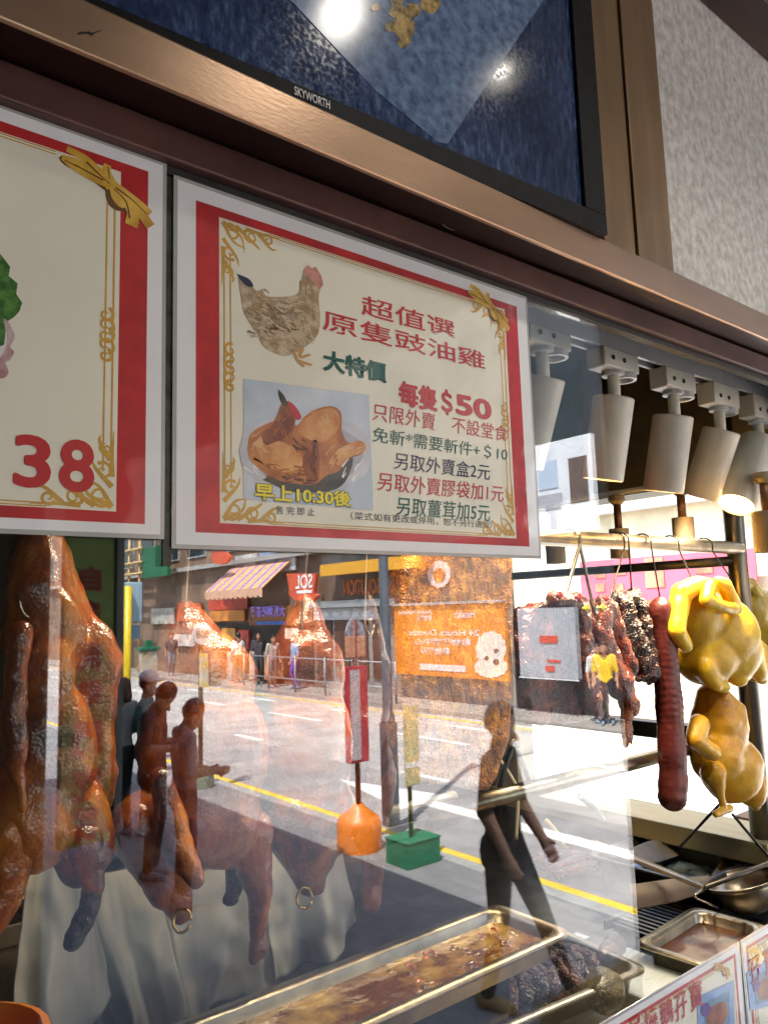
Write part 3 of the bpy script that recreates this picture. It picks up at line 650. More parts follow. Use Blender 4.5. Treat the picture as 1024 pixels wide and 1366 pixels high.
# --- roast meats
def roast_mat(name, c1, c2, c3, scale=16, bump=.25, bscale=70, coat=.55, pore=300.):
    """glazed skin: three tones in broad patches with fine mottling, a pored and wrinkled surface under a clear glaze"""
    m = bpy.data.materials.new(name); m.use_nodes = True; n = m.node_tree.nodes; l = m.node_tree.links; b = n['Principled BSDF']
    tc = n.new('ShaderNodeTexCoord'); t = n.new('ShaderNodeTexNoise'); t.inputs['Scale'].default_value = scale; t.inputs['Detail'].default_value = 8; t.inputs['Roughness'].default_value = .68; t.inputs['Distortion'].default_value = .8
    mpg = n.new('ShaderNodeMapping'); mpg.inputs['Scale'].default_value = (1, 1, .5); l.new(tc.outputs['Object'], mpg.inputs[0]); l.new(mpg.outputs[0], t.inputs[0]); r = n.new('ShaderNodeValToRGB'); e = r.color_ramp.elements
    e[0].position = .40; e[0].color = (*c1, 1); e[1].position = .62; e[1].color = (*c3, 1); k = e.new(.5); k.color = (*c2, 1); l.new(t.outputs[0], r.inputs[0]); l.new(r.outputs[0], b.inputs['Base Color'])
    b.inputs['Roughness'].default_value = .36; b.inputs['Coat Weight'].default_value = coat; b.inputs['Coat Roughness'].default_value = .11
    b.inputs['Subsurface Weight'].default_value = .10; b.inputs['Subsurface Radius'].default_value = (.02, .006, .002); b.inputs['Subsurface Scale'].default_value = .5
    t2 = n.new('ShaderNodeTexNoise'); t2.inputs['Scale'].default_value = bscale; t2.inputs['Detail'].default_value = 5; l.new(tc.outputs['Object'], t2.inputs[0])
    v = n.new('ShaderNodeTexVoronoi'); v.inputs['Scale'].default_value = pore; l.new(tc.outputs['Object'], v.inputs[0])
    mx = n.new('ShaderNodeMath'); mx.operation = 'MULTIPLY_ADD'; mx.inputs[1].default_value = -.38; l.new(v.outputs[0], mx.inputs[0]); l.new(t2.outputs[0], mx.inputs[2])
    bp = n.new('ShaderNodeBump'); bp.inputs['Strength'].default_value = bump; bp.inputs['Distance'].default_value = .008; l.new(mx.outputs[0], bp.inputs['Height']); l.new(bp.outputs[0], b.inputs['Normal']); l.new(bp.outputs[0], b.inputs['Coat Normal'])
    return m
goose_m = roast_mat('roast_goose_skin', (.055, .008, .003), (.27, .050, .005), (.60, .19, .014), 10, .20, 62, .9, 300)
goose_d = roast_mat('dark_roast_goose_skin', (.045, .007, .003), (.24, .044, .005), (.54, .15, .012), 10, .20, 62, .9, 300)
char_m = mat('charred_skin', (.012, .006, .005), .45, noise_amt=.7, nscale=40, bump=.8, bscale=110, coat=.3)
brass = mat('brass_ring', (.60, .42, .16), .25, 1.)
YG = .175
def thing_at(name, px, py, y, label, cat, group=None): return empty(name, onY(px, py, y), label, cat, group)
g1 = thing_at('roast_goose', 70, 720, YG, 'big glossy roast goose at the left edge with a charred foot', 'roast goose', 'geese hanging along the window')
blob('body', [('c', 48, 700, 20, 52, 800, 40, 0, 0), ('e', 62, 850, 52, 80, 0, 0), ('e', 58, 905, 46, 70, -.012, 8), ('e', 118, 900, 42, 82, .02, 0), ('e', 60, 1010, 66, 120, 0, 0), ('e', 124, 1010, 32, 140, .022, 6), ('e', 48, 1090, 56, 76, -.005, 0), ('e', 110, 1110, 42, 70, .01, 0), ('c', 60, 730, 26, 140, 900, 12, .01, .02)], YG, goose_m, g1, .0036, wr=.0065, wscale=20, fine=.0003, fscale=170, smooth=4)
blob('leg', [('c', 112, 1120, 30, 126, 1185, 14, 0, 0)], YG, goose_m, g1, .003, wr=.002, fine=.0003)
blob('foot', [('c', 125, 1180, 13, 118, 1215, 15, 0, 0), ('c', 116, 1215, 14, 98, 1258, 13, 0, 0), ('e', 100, 1250, 14, 18, 0, 20)], YG, char_m, g1, .0025, wr=.0025, wscale=70)
blob('leg', [('c', 20, 1110, 36, 10, 1180, 26, -.01, -.01), ('c', 10, 1180, 26, -10, 1240, 12, -.01, -.01)], YG, goose_m, g1, .003, wr=.003, fine=.0003)
blob('wing', [('c', 28, 840, 16, 18, 960, 18, -.03, -.035), ('c', 18, 960, 18, 32, 1080, 8, -.035, -.03)], YG, goose_m, g1, .003, wr=.003, fine=.0003)
g0 = thing_at('roast_goose', -60, 760, YG, 'roast goose cut off by the left edge of the picture', 'roast goose', 'geese hanging along the window')
blob('body', [('c', -70, 740, 22, -66, 830, 36, 0, 0), ('e', -60, 890, 58, 90, 0, 0), ('e', -62, 1020, 72, 130, 0, 0)], YG+.02, goose_m, g0, .004, wr=.004, wscale=26, fine=.0003)
hook('thin wire hook above the goose at the left edge', (46, 690), (26, 800), YG-.01, YG-.02)
YG2 = .21
g2 = thing_at('roast_goose', 255, 830, YG2, 'dark roast goose with two dangling legs in the middle of the window', 'roast goose', 'geese hanging along the window')
blob('body', [('c', 246, 815, 16, 250, 860, 46, 0, 0), ('e', 262, 910, 82, 74, 0, 0), ('e', 270, 1000, 88, 110, 0, 0), ('e', 255, 1085, 96, 72, 0, 0), ('e', 300, 1112, 60, 48, 0, 0), ('c', 190, 1100, 46, 220, 1180, 30, 0, 0), ('c', 220, 1150, 36, 240, 1215, 18, 0, 0)], YG2, goose_d, g2, .004, wr=.004, wscale=24, fine=.0003, fscale=150)
blob('leg', [('c', 330, 1110, 36, 346, 1190, 17, -.01, -.01), ('c', 346, 1190, 17, 343, 1250, 11, -.01, -.01), ('e', 345, 1264, 14, 17, -.01), ('c', 345, 1262, 13, 338, 1282, 8, -.01, -.01)], YG2, goose_d, g2, .003, wr=.002, fine=.0003)
blob('leg', [('c', 318, 1120, 20, 313, 1185, 13, .03, .03), ('e', 308, 1200, 14, 10, .03)], YG2, char_m, g2, .003, wr=.002)
blob('wing', [('c', 215, 1040, 18, 236, 1125, 24, -.05, -.05), ('c', 236, 1125, 24, 262, 1175, 12, -.05, -.05)], YG2, goose_m, g2, .003, wr=.003)
def ring(par, px, py, y, rpx):
    c = onY(px, py, y); r = rpx*mpp(c)
    pts = [c+IX*(r*math.cos(a)*.85)+IY*(r*math.sin(a))+FWD*(.003*math.sin(a)) for a in [i*.33 for i in range(19)]]
    return tube('tail_ring', pts, .0016, brass, par, 8)
ring(g2, 243, 1228, YG2-.04, 14)
hook('thin wire hook above the dark two legged goose', (252, 735), (246, 832))
g3 = thing_at('roast_goose', 405, 780, YG2, 'dark roast goose with a brass ring in its tail, right of the two legged goose', 'roast goose', 'geese hanging along the window')
blob('body', [('c', 405, 800, 12, 406, 850, 34, 0, 0), ('e', 406, 900, 56, 72, 0, 0), ('e', 412, 1000, 60, 110, 0, 0), ('e', 412, 1090, 66, 62, 0, 0), ('c', 408, 1110, 48, 412, 1180, 20, 0, 0), ('e', 420, 1182, 18, 16, -.01)], YG2+.02, goose_d, g3, .004, wr=.004, wscale=24, fine=.0003)
ring(g3, 406, 1198, YG2, 12)
hook('thin wire hook above the goose with the brass tail ring', (410, 735), (402, 835))
g4 = thing_at('roast_goose', 490, 800, YG2, 'narrow roast goose behind the grey street post, one leg showing', 'roast goose', 'geese hanging along the window')
blob('body', [('c', 486, 800, 12, 486, 860, 30, 0, 0), ('e', 488, 930, 40, 80, 0, 0), ('e', 488, 1020, 42, 100, 0, 0), ('c', 494, 1100, 26, 497, 1170, 13, 0, 0), ('c', 497, 1170, 14, 494, 1205, 14, 0, 0)], YG2+.12, goose_d, g4, .004, wr=.004, wscale=24, fine=.0003)
hook('thin wire hook above the narrow goose', (488, 735), (486, 830))
# slab of crackling pork
def pork_mat(name, c1, c2, c3, s1=70):
    m = roast_mat(name, c1, c2, c3, s1, .55, 130, .35); return m
crack = pork_mat('pork_crackling', (.13, .032, .003), (.36, .115, .007), (.56, .25, .025))
pk = thing_at('roast_pork_slab', 600, 760, .2, 'large golden slab of crackling roast pork below the hen poster', 'roast pork')
def slab(name, pxs, y, thick, m, par, sub=7, wr=.004, wscale=28, yfun=None):
    """a hanging slab of meat with the photographed outline, a real thickness and rounded, uneven sides"""
    bm = bmesh.new()
    o = [onY(px, py, y) for px, py in pxs]; cx = sum((p.x for p in o))/len(o)
    loops = []
    for k, (dy, sc) in enumerate(((-.5, .93), (-.36, 1), (.36, 1), (.5, .93))):
        cz = sum((p.z for p in o))/len(o)
        loops.append([bm.verts.new((cx+(p.x-cx)*sc, y+dy*thick, cz+(p.z-cz)*(.985 if sc < 1 else 1))) for p in o])
    for a, b in zip(loops, loops[1:]):
        for i in range(len(a)): bm.faces.new((a[i], a[(i+1) % len(a)], b[(i+1) % len(a)], b[i]))
    for lp, rev in ((loops[0], 1), (loops[-1], 0)):
        for t in tessellate_polygon([[v.co for v in lp]]): bm.faces.new([lp[i] for i in t])
    bmesh.ops.recalc_face_normals(bm, faces=bm.faces)
    return fuse(name, bm, m, par, min(.004, thick/7), 3, wr=wr, wscale=wscale, fine=.0012, fscale=160)
slab('meat', [(528, 700), (560, 690), (640, 690), (668, 705), (676, 760), (676, 860), (674, 930), (668, 985), (656, 1028), (642, 1056), (620, 1052), (596, 1044), (566, 1046), (538, 1036), (526, 1000), (528, 880), (524, 780)], .2, .035, crack, pk, wr=.003)
for px in (560, 640): hook('hook at the top of the crackling pork slab, hidden by the poster', (px, 700), (px, 735), .18, .19, wire_d, group='hooks of the pork slab')
# char siu and ribs
siu = roast_mat('char_siu_glaze', (.022, .004, .003), (.09, .011, .005), (.24, .045, .010), 26, .6, 90, .8)
siu_o = roast_mat('orange_char_siu_glaze', (.05, .008, .003), (.22, .035, .006), (.42, .10, .012), 22, .6, 90, .8)
ribm = roast_mat('blackened_pork_crust', (.008, .005, .004), (.03, .012, .007), (.14, .035, .012), 60, 1.0, 90, .7)
def limbs(name, y, m, par, L, **kw): return blob(name, L, y, m, par, .003, **kw)
tagm = mat('yellow_flower_clip', (.62, .58, .02), .45, noise_amt=.2, nscale=80); tagr = mat('red_clip', (.55, .02, .03), .4)
def clip(par, px, py, y, m, r=5):
    blob('flower_clip', [('e', px+dx, py+dy, r*.55, r*.55, 0) for dx, dy in ((0, 0), (-r*.6, 0), (r*.6, 0), (0, -r*.6), (0, r*.6))], y, m, par, .0012, smooth=2)
YC = .215
s1 = thing_at('char_siu_strip', 730, 800, YC, 'dark red barbecued pork strips behind the grey card', 'barbecued pork')
slab('meat', [(692, 812), (712, 806), (738, 808), (757, 820), (768, 850), (772, 920), (778, 958), (752, 964), (728, 962), (702, 966), (694, 930), (690, 870)], YC, .03, siu, s1, wr=.006, wscale=34)
s2 = thing_at('char_siu_strip', 755, 795, YC-.03, 'dark barbecued pork strip with a red top and a yellow flower clip', 'barbecued pork')
limbs('meat', YC-.03, siu, s2, [('c', 742, 800, 12, 770, 806, 13), ('c', 772, 806, 15, 778, 880, 17), ('c', 778, 880, 17, 790, 945, 14), ('e', 792, 948, 13, 14, 0)], wr=.005, wscale=45, fine=.001)
clip(s2, 781, 812, YC-.055, tagm); clip(s2, 772, 797, YC-.05, tagr, 6); clip(s2, 746, 794, YC-.05, tagr, 5)
s3 = thing_at('char_siu_strip', 812, 795, YC-.02, 'long orange barbecued pork strip tapering to a ragged tip', 'barbecued pork')
limbs('meat', YC-.02, siu_o, s3, [('c', 806, 806, 13, 800, 840, 15), ('c', 800, 840, 15, 828, 920, 17), ('c', 814, 812, 11, 838, 890, 13), ('c', 828, 905, 16, 840, 945, 13), ('c', 838, 930, 10, 834, 995, 5), ('c', 838, 960, 6, 842, 994, 2.5), ('c', 833, 970, 4, 829, 996, 1.5)], wr=.004, wscale=45, fine=.001)
clip(s3, 803, 811, YC-.045, tagm); clip(s3, 808, 798, YC-.04, tagr, 4)
s4 = thing_at('pork_belly_strip', 845, 790, YC, 'blackened crusty pork belly beside the sausage', 'roast pork')
limbs('meat', YC, ribm, s4, [('c', 822, 798, 9, 845, 796, 10), ('c', 830, 808, 14, 846, 860, 18), ('c', 852, 805, 11, 866, 880, 12), ('c', 846, 860, 18, 862, 895, 18), ('e', 868, 900, 12, 14, 0), ('e', 852, 905, 7, 6, 0)], wr=.006, wscale=60, fine=.002, fscale=220)
s5 = thing_at('char_siu_strip', 812, 860, YC+.05, 'lean dark pork strip hanging behind the orange one', 'barbecued pork')
limbs('meat', YC+.05, siu, s5, [('c', 790, 810, 12, 800, 930, 12), ('c', 800, 930, 12, 808, 955, 6)], wr=.004, wscale=45)
hook('fork shaped steel hook with two prongs above the pork strips', (772, 712), (750, 806), YR-.017, YC-.03, wire, .0030)
hook('second prong of the thick steel hook above the yellow clips', (772, 712), (790, 806), YR-.017, YC-.03, wire, .0030)
hook('dark thin hook above the orange pork strip', (832, 722), (812, 800), YR-.017, YC-.02, wire_d)
hook('dark thin hook above the blackened pork belly', (838, 724), (842, 792), YR-.017, YC, wire_d)
# sausage
YS = .205
ss = thing_at('red_sausage', 880, 800, YS, 'long smooth dark red sausage hanging by the yellow chickens', 'sausage')
sausm = mat('smoked_sausage_skin', (.095, .014, .011), .42, coat=.15, coat_rough=.3, noise_amt=.18, nscale=18, bump=.06, bscale=30, sss=.1)
lp = arc([onY(px, py, YS) for px, py in ((880, 808), (886, 870), (893, 960), (897, 1030), (896, 1066))], 10)
bm = bmesh.new(); n = len(lp); sc = mpp(lp[0])
for i, p in enumerate(lp):
    t = i/(n-1); r = (17.0+2.5*t+.6*math.sin(i*.8))*sc
    bmesh.ops.create_icosphere(bm, subdivisions=2, radius=r*(.75 if i == 0 else (.80 if i == n-1 else 1)), matrix=Matrix.Translation(p))
fuse('skin', bm, sausm, ss, .0026, 8, wr=.0011, wscale=34, fine=.0003, fscale=150)
hook('dark thin hook above the red sausage', (868, 726), (880, 800), YR-.017, YS, wire_d)
# soy chickens
def chick_mat(name, c1, c2, c3): return roast_mat(name, c1, c2, c3, 9, .13, 34, .40, 420)
yel = chick_mat('yellow_poached_skin', (.72, .40, .010), (.86, .55, .016), (.90, .64, .05)); yel2 = chick_mat('pale_yellow_skin', (.66, .42, .03), (.80, .54, .05), (.84, .62, .12))
amber = chick_mat('amber_soy_skin', (.50, .19, .005), (.74, .36, .010), (.82, .46, .03))
YK = .20
c1 = thing_at('soy_chicken', 950, 775, YK, 'plump bright yellow poached chicken with folded neck, right of the sausage', 'chicken')
blob('body', [('e', 955, 850, 54, 58, 0, 30), ('e', 928, 822, 34, 46, 0, 0), ('e', 972, 868, 42, 44, -.012, 0), ('e', 940, 878, 42, 36, 0, 0), ('e', 985, 892, 20, 20, -.02, 0), ('e', 1005, 880, 22, 30, .0, 0),
    ('c', 905, 815, 14, 908, 790, 15, -.015, -.02), ('c', 908, 790, 15, 930, 781, 13, -.02, -.03), ('c', 930, 781, 13, 950, 782, 11, -.03, -.04), ('c', 905, 805, 13, 902, 842, 12, -.02, -.025), ('c', 902, 842, 12, 914, 862, 10, -.025, -.025),
    ('c', 938, 890, 18, 954, 914, 10, -.01, -.02), ('e', 962, 917, 13, 9, -.02), ('c', 1000, 868, 17, 1012, 898, 11, -.035, -.03), ('e', 1016, 908, 9, 6, -.03), ('e', 985, 908, 13, 9, -.03)], YK, yel, c1, .0034, wr=.0018, wscale=20, fine=.0003, smooth=12)
blob('neck', [('c', 944, 784, 10, 940, 800, 9, -.045, -.055), ('c', 940, 800, 9, 958, 808, 8, -.055, -.06), ('c', 958, 808, 8, 976, 812, 10, -.06, -.06)], YK, yel, c1, .0028, wr=.002, smooth=4)
blob('head', [('c', 956, 777, 8, 966, 782, 11, -.05, -.055), ('c', 966, 782, 11, 978, 806, 10, -.055, -.055), ('e', 980, 812, 10, 8, -.055)], YK, yel, c1, .0028, wr=.002, smooth=4)
c2 = thing_at('soy_chicken', 1000, 775, YK+.1, 'paler yellow chicken half behind the bright yellow one', 'chicken')
blob('body', [('e', 1015, 840, 50, 56, 0, 20), ('e', 995, 812, 34, 34, 0, 0), ('e', 1045, 860, 40, 40, 0, 0)], YK+.09, yel2, c2, .0045, wr=.003, wscale=20)
blob('neck', [('c', 966, 800, 9, 975, 780, 10, 0, -.02), ('c', 975, 780, 10, 1000, 778, 9, -.02, -.03), ('c', 1000, 780, 10, 1018, 806, 9, -.03, -.03)], YK+.09, yel2, c2, .003, wr=.002)
c3 = thing_at('soy_chicken', 965, 920, YK+.01, 'amber brown soy chicken hanging below the yellow ones', 'chicken')
blob('body', [('e', 958, 972, 38, 52, 0, -8), ('e', 975, 1025, 42, 46, 0, 0), ('e', 996, 1040, 24, 40, .0, -20), ('e', 955, 1005, 36, 44, 0, 0), ('e', 1004, 1060, 12, 24, 0, -10), ('c', 950, 930, 22, 955, 960, 34, 0, 0),
    ('c', 932, 966, 15, 926, 986, 13, -.02, -.025), ('c', 926, 986, 13, 950, 1004, 12, -.025, -.03), ('c', 962, 930, 13, 982, 946, 12, -.02, -.03), ('c', 982, 946, 12, 992, 974, 8, -.03, -.03)], YK+.01, amber, c3, .0036, wr=.002, wscale=22, fine=.0003, smooth=11)
blob('leg', [('c', 950, 1030, 18, 960, 1062, 6, -.01, -.01), ('c', 960, 1062, 6, 964, 1074, 5, -.01, -.01), ('c', 954, 1086, 5, 973, 1078, 6, -.01, -.01)], YK+.01, amber, c3, .0026, wr=.001)
hook('dark thin hook above the bright yellow chicken', (905, 731), (925, 778), YR-.017, YK-.03, wire_d)
hook('dark thin hook above the pale yellow chicken', (950, 735), (978, 778), YR-.017, YK+.06, wire_d)
tube_l = tube('support_wire', [onY(958, 1074, YK+.02), onY(906, 1130, YK+.16)], .0028, wire_d); setp(tube_l, 'black rod leaning left under the amber chicken', 'rod')
tube_r = tube('support_wire', [onY(976, 1086, YK), onY(1030, 1150, YK-.03)], .0028, wire_d); setp(tube_r, 'black rod leaning right under the amber chicken towards the ladle', 'rod')

# --- counter and trays
counter = empty('serving_counter', (.6, .5, STREET), 'steel serving counter under the trays behind the ledge', 'counter')
box('top', (-1.9, .036, .985), (XS-.001, 1.2, 1.0), dark_steel, counter, .003)
box('front_panel', (-1.9, .05, STREET+.1), (XS-.001, .07, .984), dark_steel, counter)
box('back_rail', (-1.9, 1.05, 1.001), (XS-.001, 1.10, 1.04), steel_w, counter, .003)
def tray(name, label, cen, lx, ly, h, rot, m, lip=.012, t=.0016, cat='tray', rx=0):
    """an open steel pan with sloped walls and a rolled rim"""
    e = empty(name, cen, label, cat)
    bm = bmesh.new(); a, b = lx/2, ly/2; k = .82 if h > .03 else .93
    def loop(sx, sy, z, r=.02, n=4):
        P = []
        for cx, cy_, a0 in ((sx-r, sy-r, 0), (-sx+r, sy-r, 90), (-sx+r, -sy+r, 180), (sx-r, -sy+r, 270)):
            for i in range(n+1): P.append((cx+r*math.cos(R(a0+90*i/n)), cy_+r*math.sin(R(a0+90*i/n)), z))
        return P
    prof = [loop(a+lip, b+lip, h-.004), loop(a+lip, b+lip, h), loop(a, b, h+.001), loop(a-.004, b-.004, h-.003), loop(a-h*.22, b-h*.22, t), ]
    low = [loop(a+lip-.001, b+lip-.001, h-.004), loop(a, b, h-.004), loop(a-h*.22+.002, b-h*.22+.002, 0)]
    M_ = Matrix.Translation(cen) @ Matrix.Rotation(rot, 4, 'Z') @ Matrix.Rotation(rx, 4, 'X')
    def ringv(P): return [bm.verts.new(M_ @ Vector(p)) for p in P]
    rs = [ringv(p) for p in prof]; ls = [ringv(p) for p in low]
    for S_ in (rs, ls):
        for u, v in zip(S_, S_[1:]):
            for i in range(len(u)): bm.faces.new((u[i], u[(i+1) % len(u)], v[(i+1) % len(u)], v[i]))
    for i in range(len(rs[0])): bm.faces.new((rs[0][i], rs[0][(i+1) % len(rs[0])], ls[0][(i+1) % len(rs[0])], ls[0][i]))
    bm.faces.new(rs[-1]); bm.faces.new(ls[-1])
    fin('pan', bm, m, e, True); e['_m'] = 0; del e['_m']
    return e, M_
def pool(name, M_, lx, ly, z, m, par, amp=.002, n=48, sc=18, seed=0):
    """sauce or crumbs lying in a tray: an uneven sheet with its own thickness"""
    bm = bmesh.new(); g = {}
    for i in range(n+1):
        for j in range(n+1):
            x, y = (i/n-.5)*lx, (j/n-.5)*ly; edge = min(1, 8*min(i, n-i, j, n-j)/n)
            h = z+amp*noise.fractal(Vector((x*sc+seed, y*sc, seed)), 1, 2, 4)*edge
            g[i, j] = bm.verts.new(M_ @ Vector((x, y, h)))
    for i in range(n):
        for j in range(n): bm.faces.new((g[i, j], g[i+1, j], g[i+1, j+1], g[i, j+1]))
    return fin(name, bm, m, par, True)
sauce = mat('brown_gravy_fat', (.10, .032, .005), .18, coat=.6, coat_rough=.08, col2=(.42, .27, .07), nscale=20, detail=8, bump=.25, bscale=45, ramp=(.45, .72))
tp = onY(430, 1300, .16)
tr1, M1 = tray('gravy_tray', 'long steel tray of brown gravy and fat at the foot of the window', (.40, .148, 1.163), .82, .112, .028, 0, steel_w, cat='tray')
pool('gravy', M1, .805, .098, .014, sauce, tr1, .003, 70, 22, 3)
shelf = box('tray_shelf', (-.1, .172, 1.001), (.80, .200, 1.162), dark_steel, counter, .003)
random.seed(21)
for k in range(22):
    x, y = random.uniform(.18, .39), random.uniform(-.036, .036); p = M1 @ Vector((x, y, .013)); bm = bmesh.new()
    for q in range(3): lump_e(bm, p+Vector((random.uniform(-.008, .008), random.uniform(-.008, .008), 0)), (random.uniform(.003, .006), random.uniform(.003, .005), random.uniform(.002, .004)))
    fuse('meat_scrap', bm, random.choice([siu, sauce, sauce, goose_d]), tr1, .0014, 3, wr=.001, wscale=80)
# tray of black crispy meat, front
ct = onZ(715, 1325, 1.05)
tr2, M2 = tray('meat_tray', 'steel tray of sliced black roast meat near the bottom edge', (ct.x, ct.y+.02, 1.035), .30, .16, .032, R(-6), steel_w)
slice_m = roast_mat('black_roast_slices', (.006, .004, .004), (.035, .014, .012), (.12, .045, .03), 30, .8, 60, .7)
pool('sauce', M2, .27, .13, .006, mat('dark_soy', (.04, .012, .006), .15, coat=.5), tr2, .001, 10)
for k in range(13):
    bm = bmesh.new(); p = M2 @ Vector((-.115+k*.0185, random.uniform(-.012, .012), .026+random.uniform(-.003, .006)))
    lump_e(bm, p, (.008, .052+random.uniform(-.01, .008), .021), Matrix.Rotation(R(-18+random.uniform(-10, 10)), 3, 'Z') @ Matrix.Rotation(R(28), 3, 'Y'))
    lump_e(bm, p+Vector((.004, .02, .006)), (.009, .022, .014))
    fuse('meat_slice', bm, slice_m, tr2, .0026, 3, wr=.005, wscale=55, fine=.001)
rg = onZ(805, 1322, 1.055); bm = bmesh.new(); lump_e(bm, rg, (.036, .030, .028)); lump_e(bm, rg+Vector((.02, .015, 0)), (.025, .022, .02))
rb_ = fuse('braised_gizzard', bm, roast_mat('olive_braised_skin', (.012, .012, .006), (.05, .042, .016), (.16, .12, .05), 14, .3, 40, .6), None, .0028, 5, wr=.003, wscale=30); setp(rb_, 'round dark olive braised meat lump at the end of the black meat tray', 'braised meat')
rg = onZ(818, 1268, 1.06); bm = bmesh.new(); lump_c(bm, rg-Vector((.025, 0, 0)), rg+Vector((.02, .01, 0)), .014, .018)
rb2 = fuse('braised_tongue', bm, roast_mat('dull_purple_meat', (.03, .016, .014), (.08, .04, .034), (.16, .09, .07), 20, .3, 50, .4), None, .0028, 5, wr=.002); setp(rb2, 'dull purple piece of meat beside the speckled white board', 'braised meat')
bx = onZ(768, 1252, 1.06)
pbx = box('foil_packet', (bx.x-.02, bx.y-.014, 1.048), (bx.x+.02, bx.y+.014, 1.062), steel, None, .003); setp(pbx, 'small crumpled silver packet behind the black meat tray', 'packet')
# speckled board and shallow brown tray
sp = mat('speckled_white_board', (.44, .50, .52), .4, col2=(.10, .12, .12), nscale=170, ramp=(.60, .75)); 
wb = onZ(872, 1290, 1.03); wbo = box('cutting_board', (wb.x-.085, wb.y-.075, 1.001), (wb.x+.05, wb.y+.10, 1.022), sp, None, .004); setp(wbo, 'speckled pale blue cutting board between the trays', 'cutting board')
bt = onZ(925, 1268, 1.04); tr3, M3 = tray('sauce_tray', 'shallow tray of thick brown sauce by the menu cards', (bt.x+.04, bt.y+.005, 1.024), .19, .11, .028, R(4), steel_w)
pool('sauce', M3, .175, .095, .012, mat('thick_brown_sauce', (.085, .030, .010), .3, noise_amt=.3, nscale=30, coat=.4), tr3, .002, 20)
# slotted grill and paper lined tray, further in
gr = onZ(910, 1215, 1.03); grl = empty('slotted_grill', gr, 'dark slotted grill plate behind the sauce tray', 'grill')
for k in range(16): box('bar', (gr.x-.12+k*.0155, gr.y-.03, 1.012), (gr.x-.112+k*.0155, gr.y+.075, 1.02), dark_steel, grl, .001)
for dy in (-.038, .076): box('frame', (gr.x-.13, gr.y+dy, 1.008), (gr.x+.14, gr.y+dy+.007, 1.024), dark_steel, grl, .001)
pt = onZ(915, 1158, 1.04); tr4, M4 = tray('paper_lined_tray', 'deep tray lined with brown paper and pale blue ice packs', (pt.x+.03, pt.y+.02, 1.005), .33, .24, .06, R(0), dark_steel)
ice = mat('pale_blue_ice', (.34, .48, .56), .2, col2=(.14, .12, .10), nscale=16, ramp=(.5, .68), bump=.3, bscale=30, coat=.4)
pool('ice_pack', M4, .28, .20, .026, ice, tr4, .012, 40, 20, 9)
paper = mat('brown_kraft_paper', (.42, .31, .20), .7, noise_amt=.12, nscale=12, bump=.05, bscale=25)
def sheet3(name, rows, m, par, thick=.0012, n=8):
    """a bent sheet through rows of 3D points, with real thickness"""
    R_ = [arc(r, n) for r in rows]; cols = [arc([r[i] for r in R_], n) for i in range(len(R_[0]))]
    bm = bmesh.new(); g = [[bm.verts.new(p) for p in c] for c in cols]
    for i in range(len(g)-1):
        for j in range(len(g[0])-1): bm.faces.new((g[i][j], g[i+1][j], g[i+1][j+1], g[i][j+1]))
    o = fin(name, bm, m, par, True); md = o.modifiers.new('s', 'SOLIDIFY'); md.thickness = thick; md.offset = 0; return o
ky = pt.y
def pp(px, py, y): return onY(px, py, y)
kp = sheet3('kraft_paper', [[pp(840, 1180, ky-.12), pp(900, 1172, ky-.11), pp(945, 1168, ky-.10)], [pp(842, 1196, ky-.125), pp(902, 1184, ky-.122), pp(948, 1176, ky-.11)], [pp(842, 1215, ky-.12), pp(900, 1203, ky-.12), pp(940, 1190, ky-.11)]], paper, tr4)
kp2 = sheet3('kraft_paper', [[pp(940, 1182, ky-.10), pp(960, 1150, ky-.06), pp(985, 1118, ky-.0)], [pp(962, 1182, ky-.10), pp(980, 1150, ky-.06), pp(992, 1125, ky-.0)], [pp(990, 1168, ky-.09), pp(996, 1150, ky-.05), pp(998, 1140, ky-.0)]], paper, tr4)
gp_ = sheet3('grey_cardboard', [[pp(845, 1130, ky+.07), pp(866, 1122, ky+.08), pp(888, 1118, ky+.08)], [pp(845, 1142, ky+.05), pp(880, 1138, ky+.05), pp(900, 1130, ky+.06)], [pp(870, 1152, ky+.03), pp(885, 1148, ky+.03), pp(908, 1140, ky+.04)]], mat('grey_card', (.22, .20, .18), .7, noise_amt=.2), tr4)
# ladle
yl = .20; bc = onY(990, 1172, yl); rbw = 48*mpp(bc)
ladle = empty('wok_ladle', bc, 'large round golden steel ladle with a long handle at the right edge', 'ladle')
prof = []
for i in range(9):
    a = R(10*i+10); prof.append((rbw*.95*(1-math.sin(a)), rbw*math.cos(a)))
prof = [(0, rbw*1.02), (.001, rbw*1.04)]+[(rbw*.9*math.sin(R(a)), rbw*math.cos(R(a))) for a in range(0, 91, 9)]
tiltd = Vector((.10, -.26, -1)).normalized()
lathe('bowl', bc, tiltd, prof, steel_w, ladle, 36).modifiers.new('s', 'SOLIDIFY').thickness = .0015
tube('handle', arc([pp(938, 1184, yl-.01), pp(880, 1160, yl+.03), pp(790, 1124, yl+.08)], 8), [.0055]*16+[.007], steel_w, ladle, 10)
tube('rim_rod', [pp(940, 1184, yl-.06), pp(1040, 1146, yl-.08)], .0042, dark_steel, ladle, 10)
tube('hook_wire', arc([pp(936, 1186, yl-.02), pp(926, 1196, yl-.02), pp(946, 1206, yl-.02), pp(958, 1212, yl-.01)], 5), .0018, wire, ladle, 8)
# wooden block beyond
wk = onY(1015, 1108, .32); wbk = box('wooden_block', (wk.x-.03, wk.y-.03, wk.z-.05), (wk.x+.06, wk.y+.05, wk.z+.03), mat('worn_wood', (.22, .11, .045), .55, noise_amt=.4, nscale=18, stretch=(1, 6, 1)), None, .004); setp(wbk, 'worn wooden block by the side window sill at the right edge', 'wooden block')
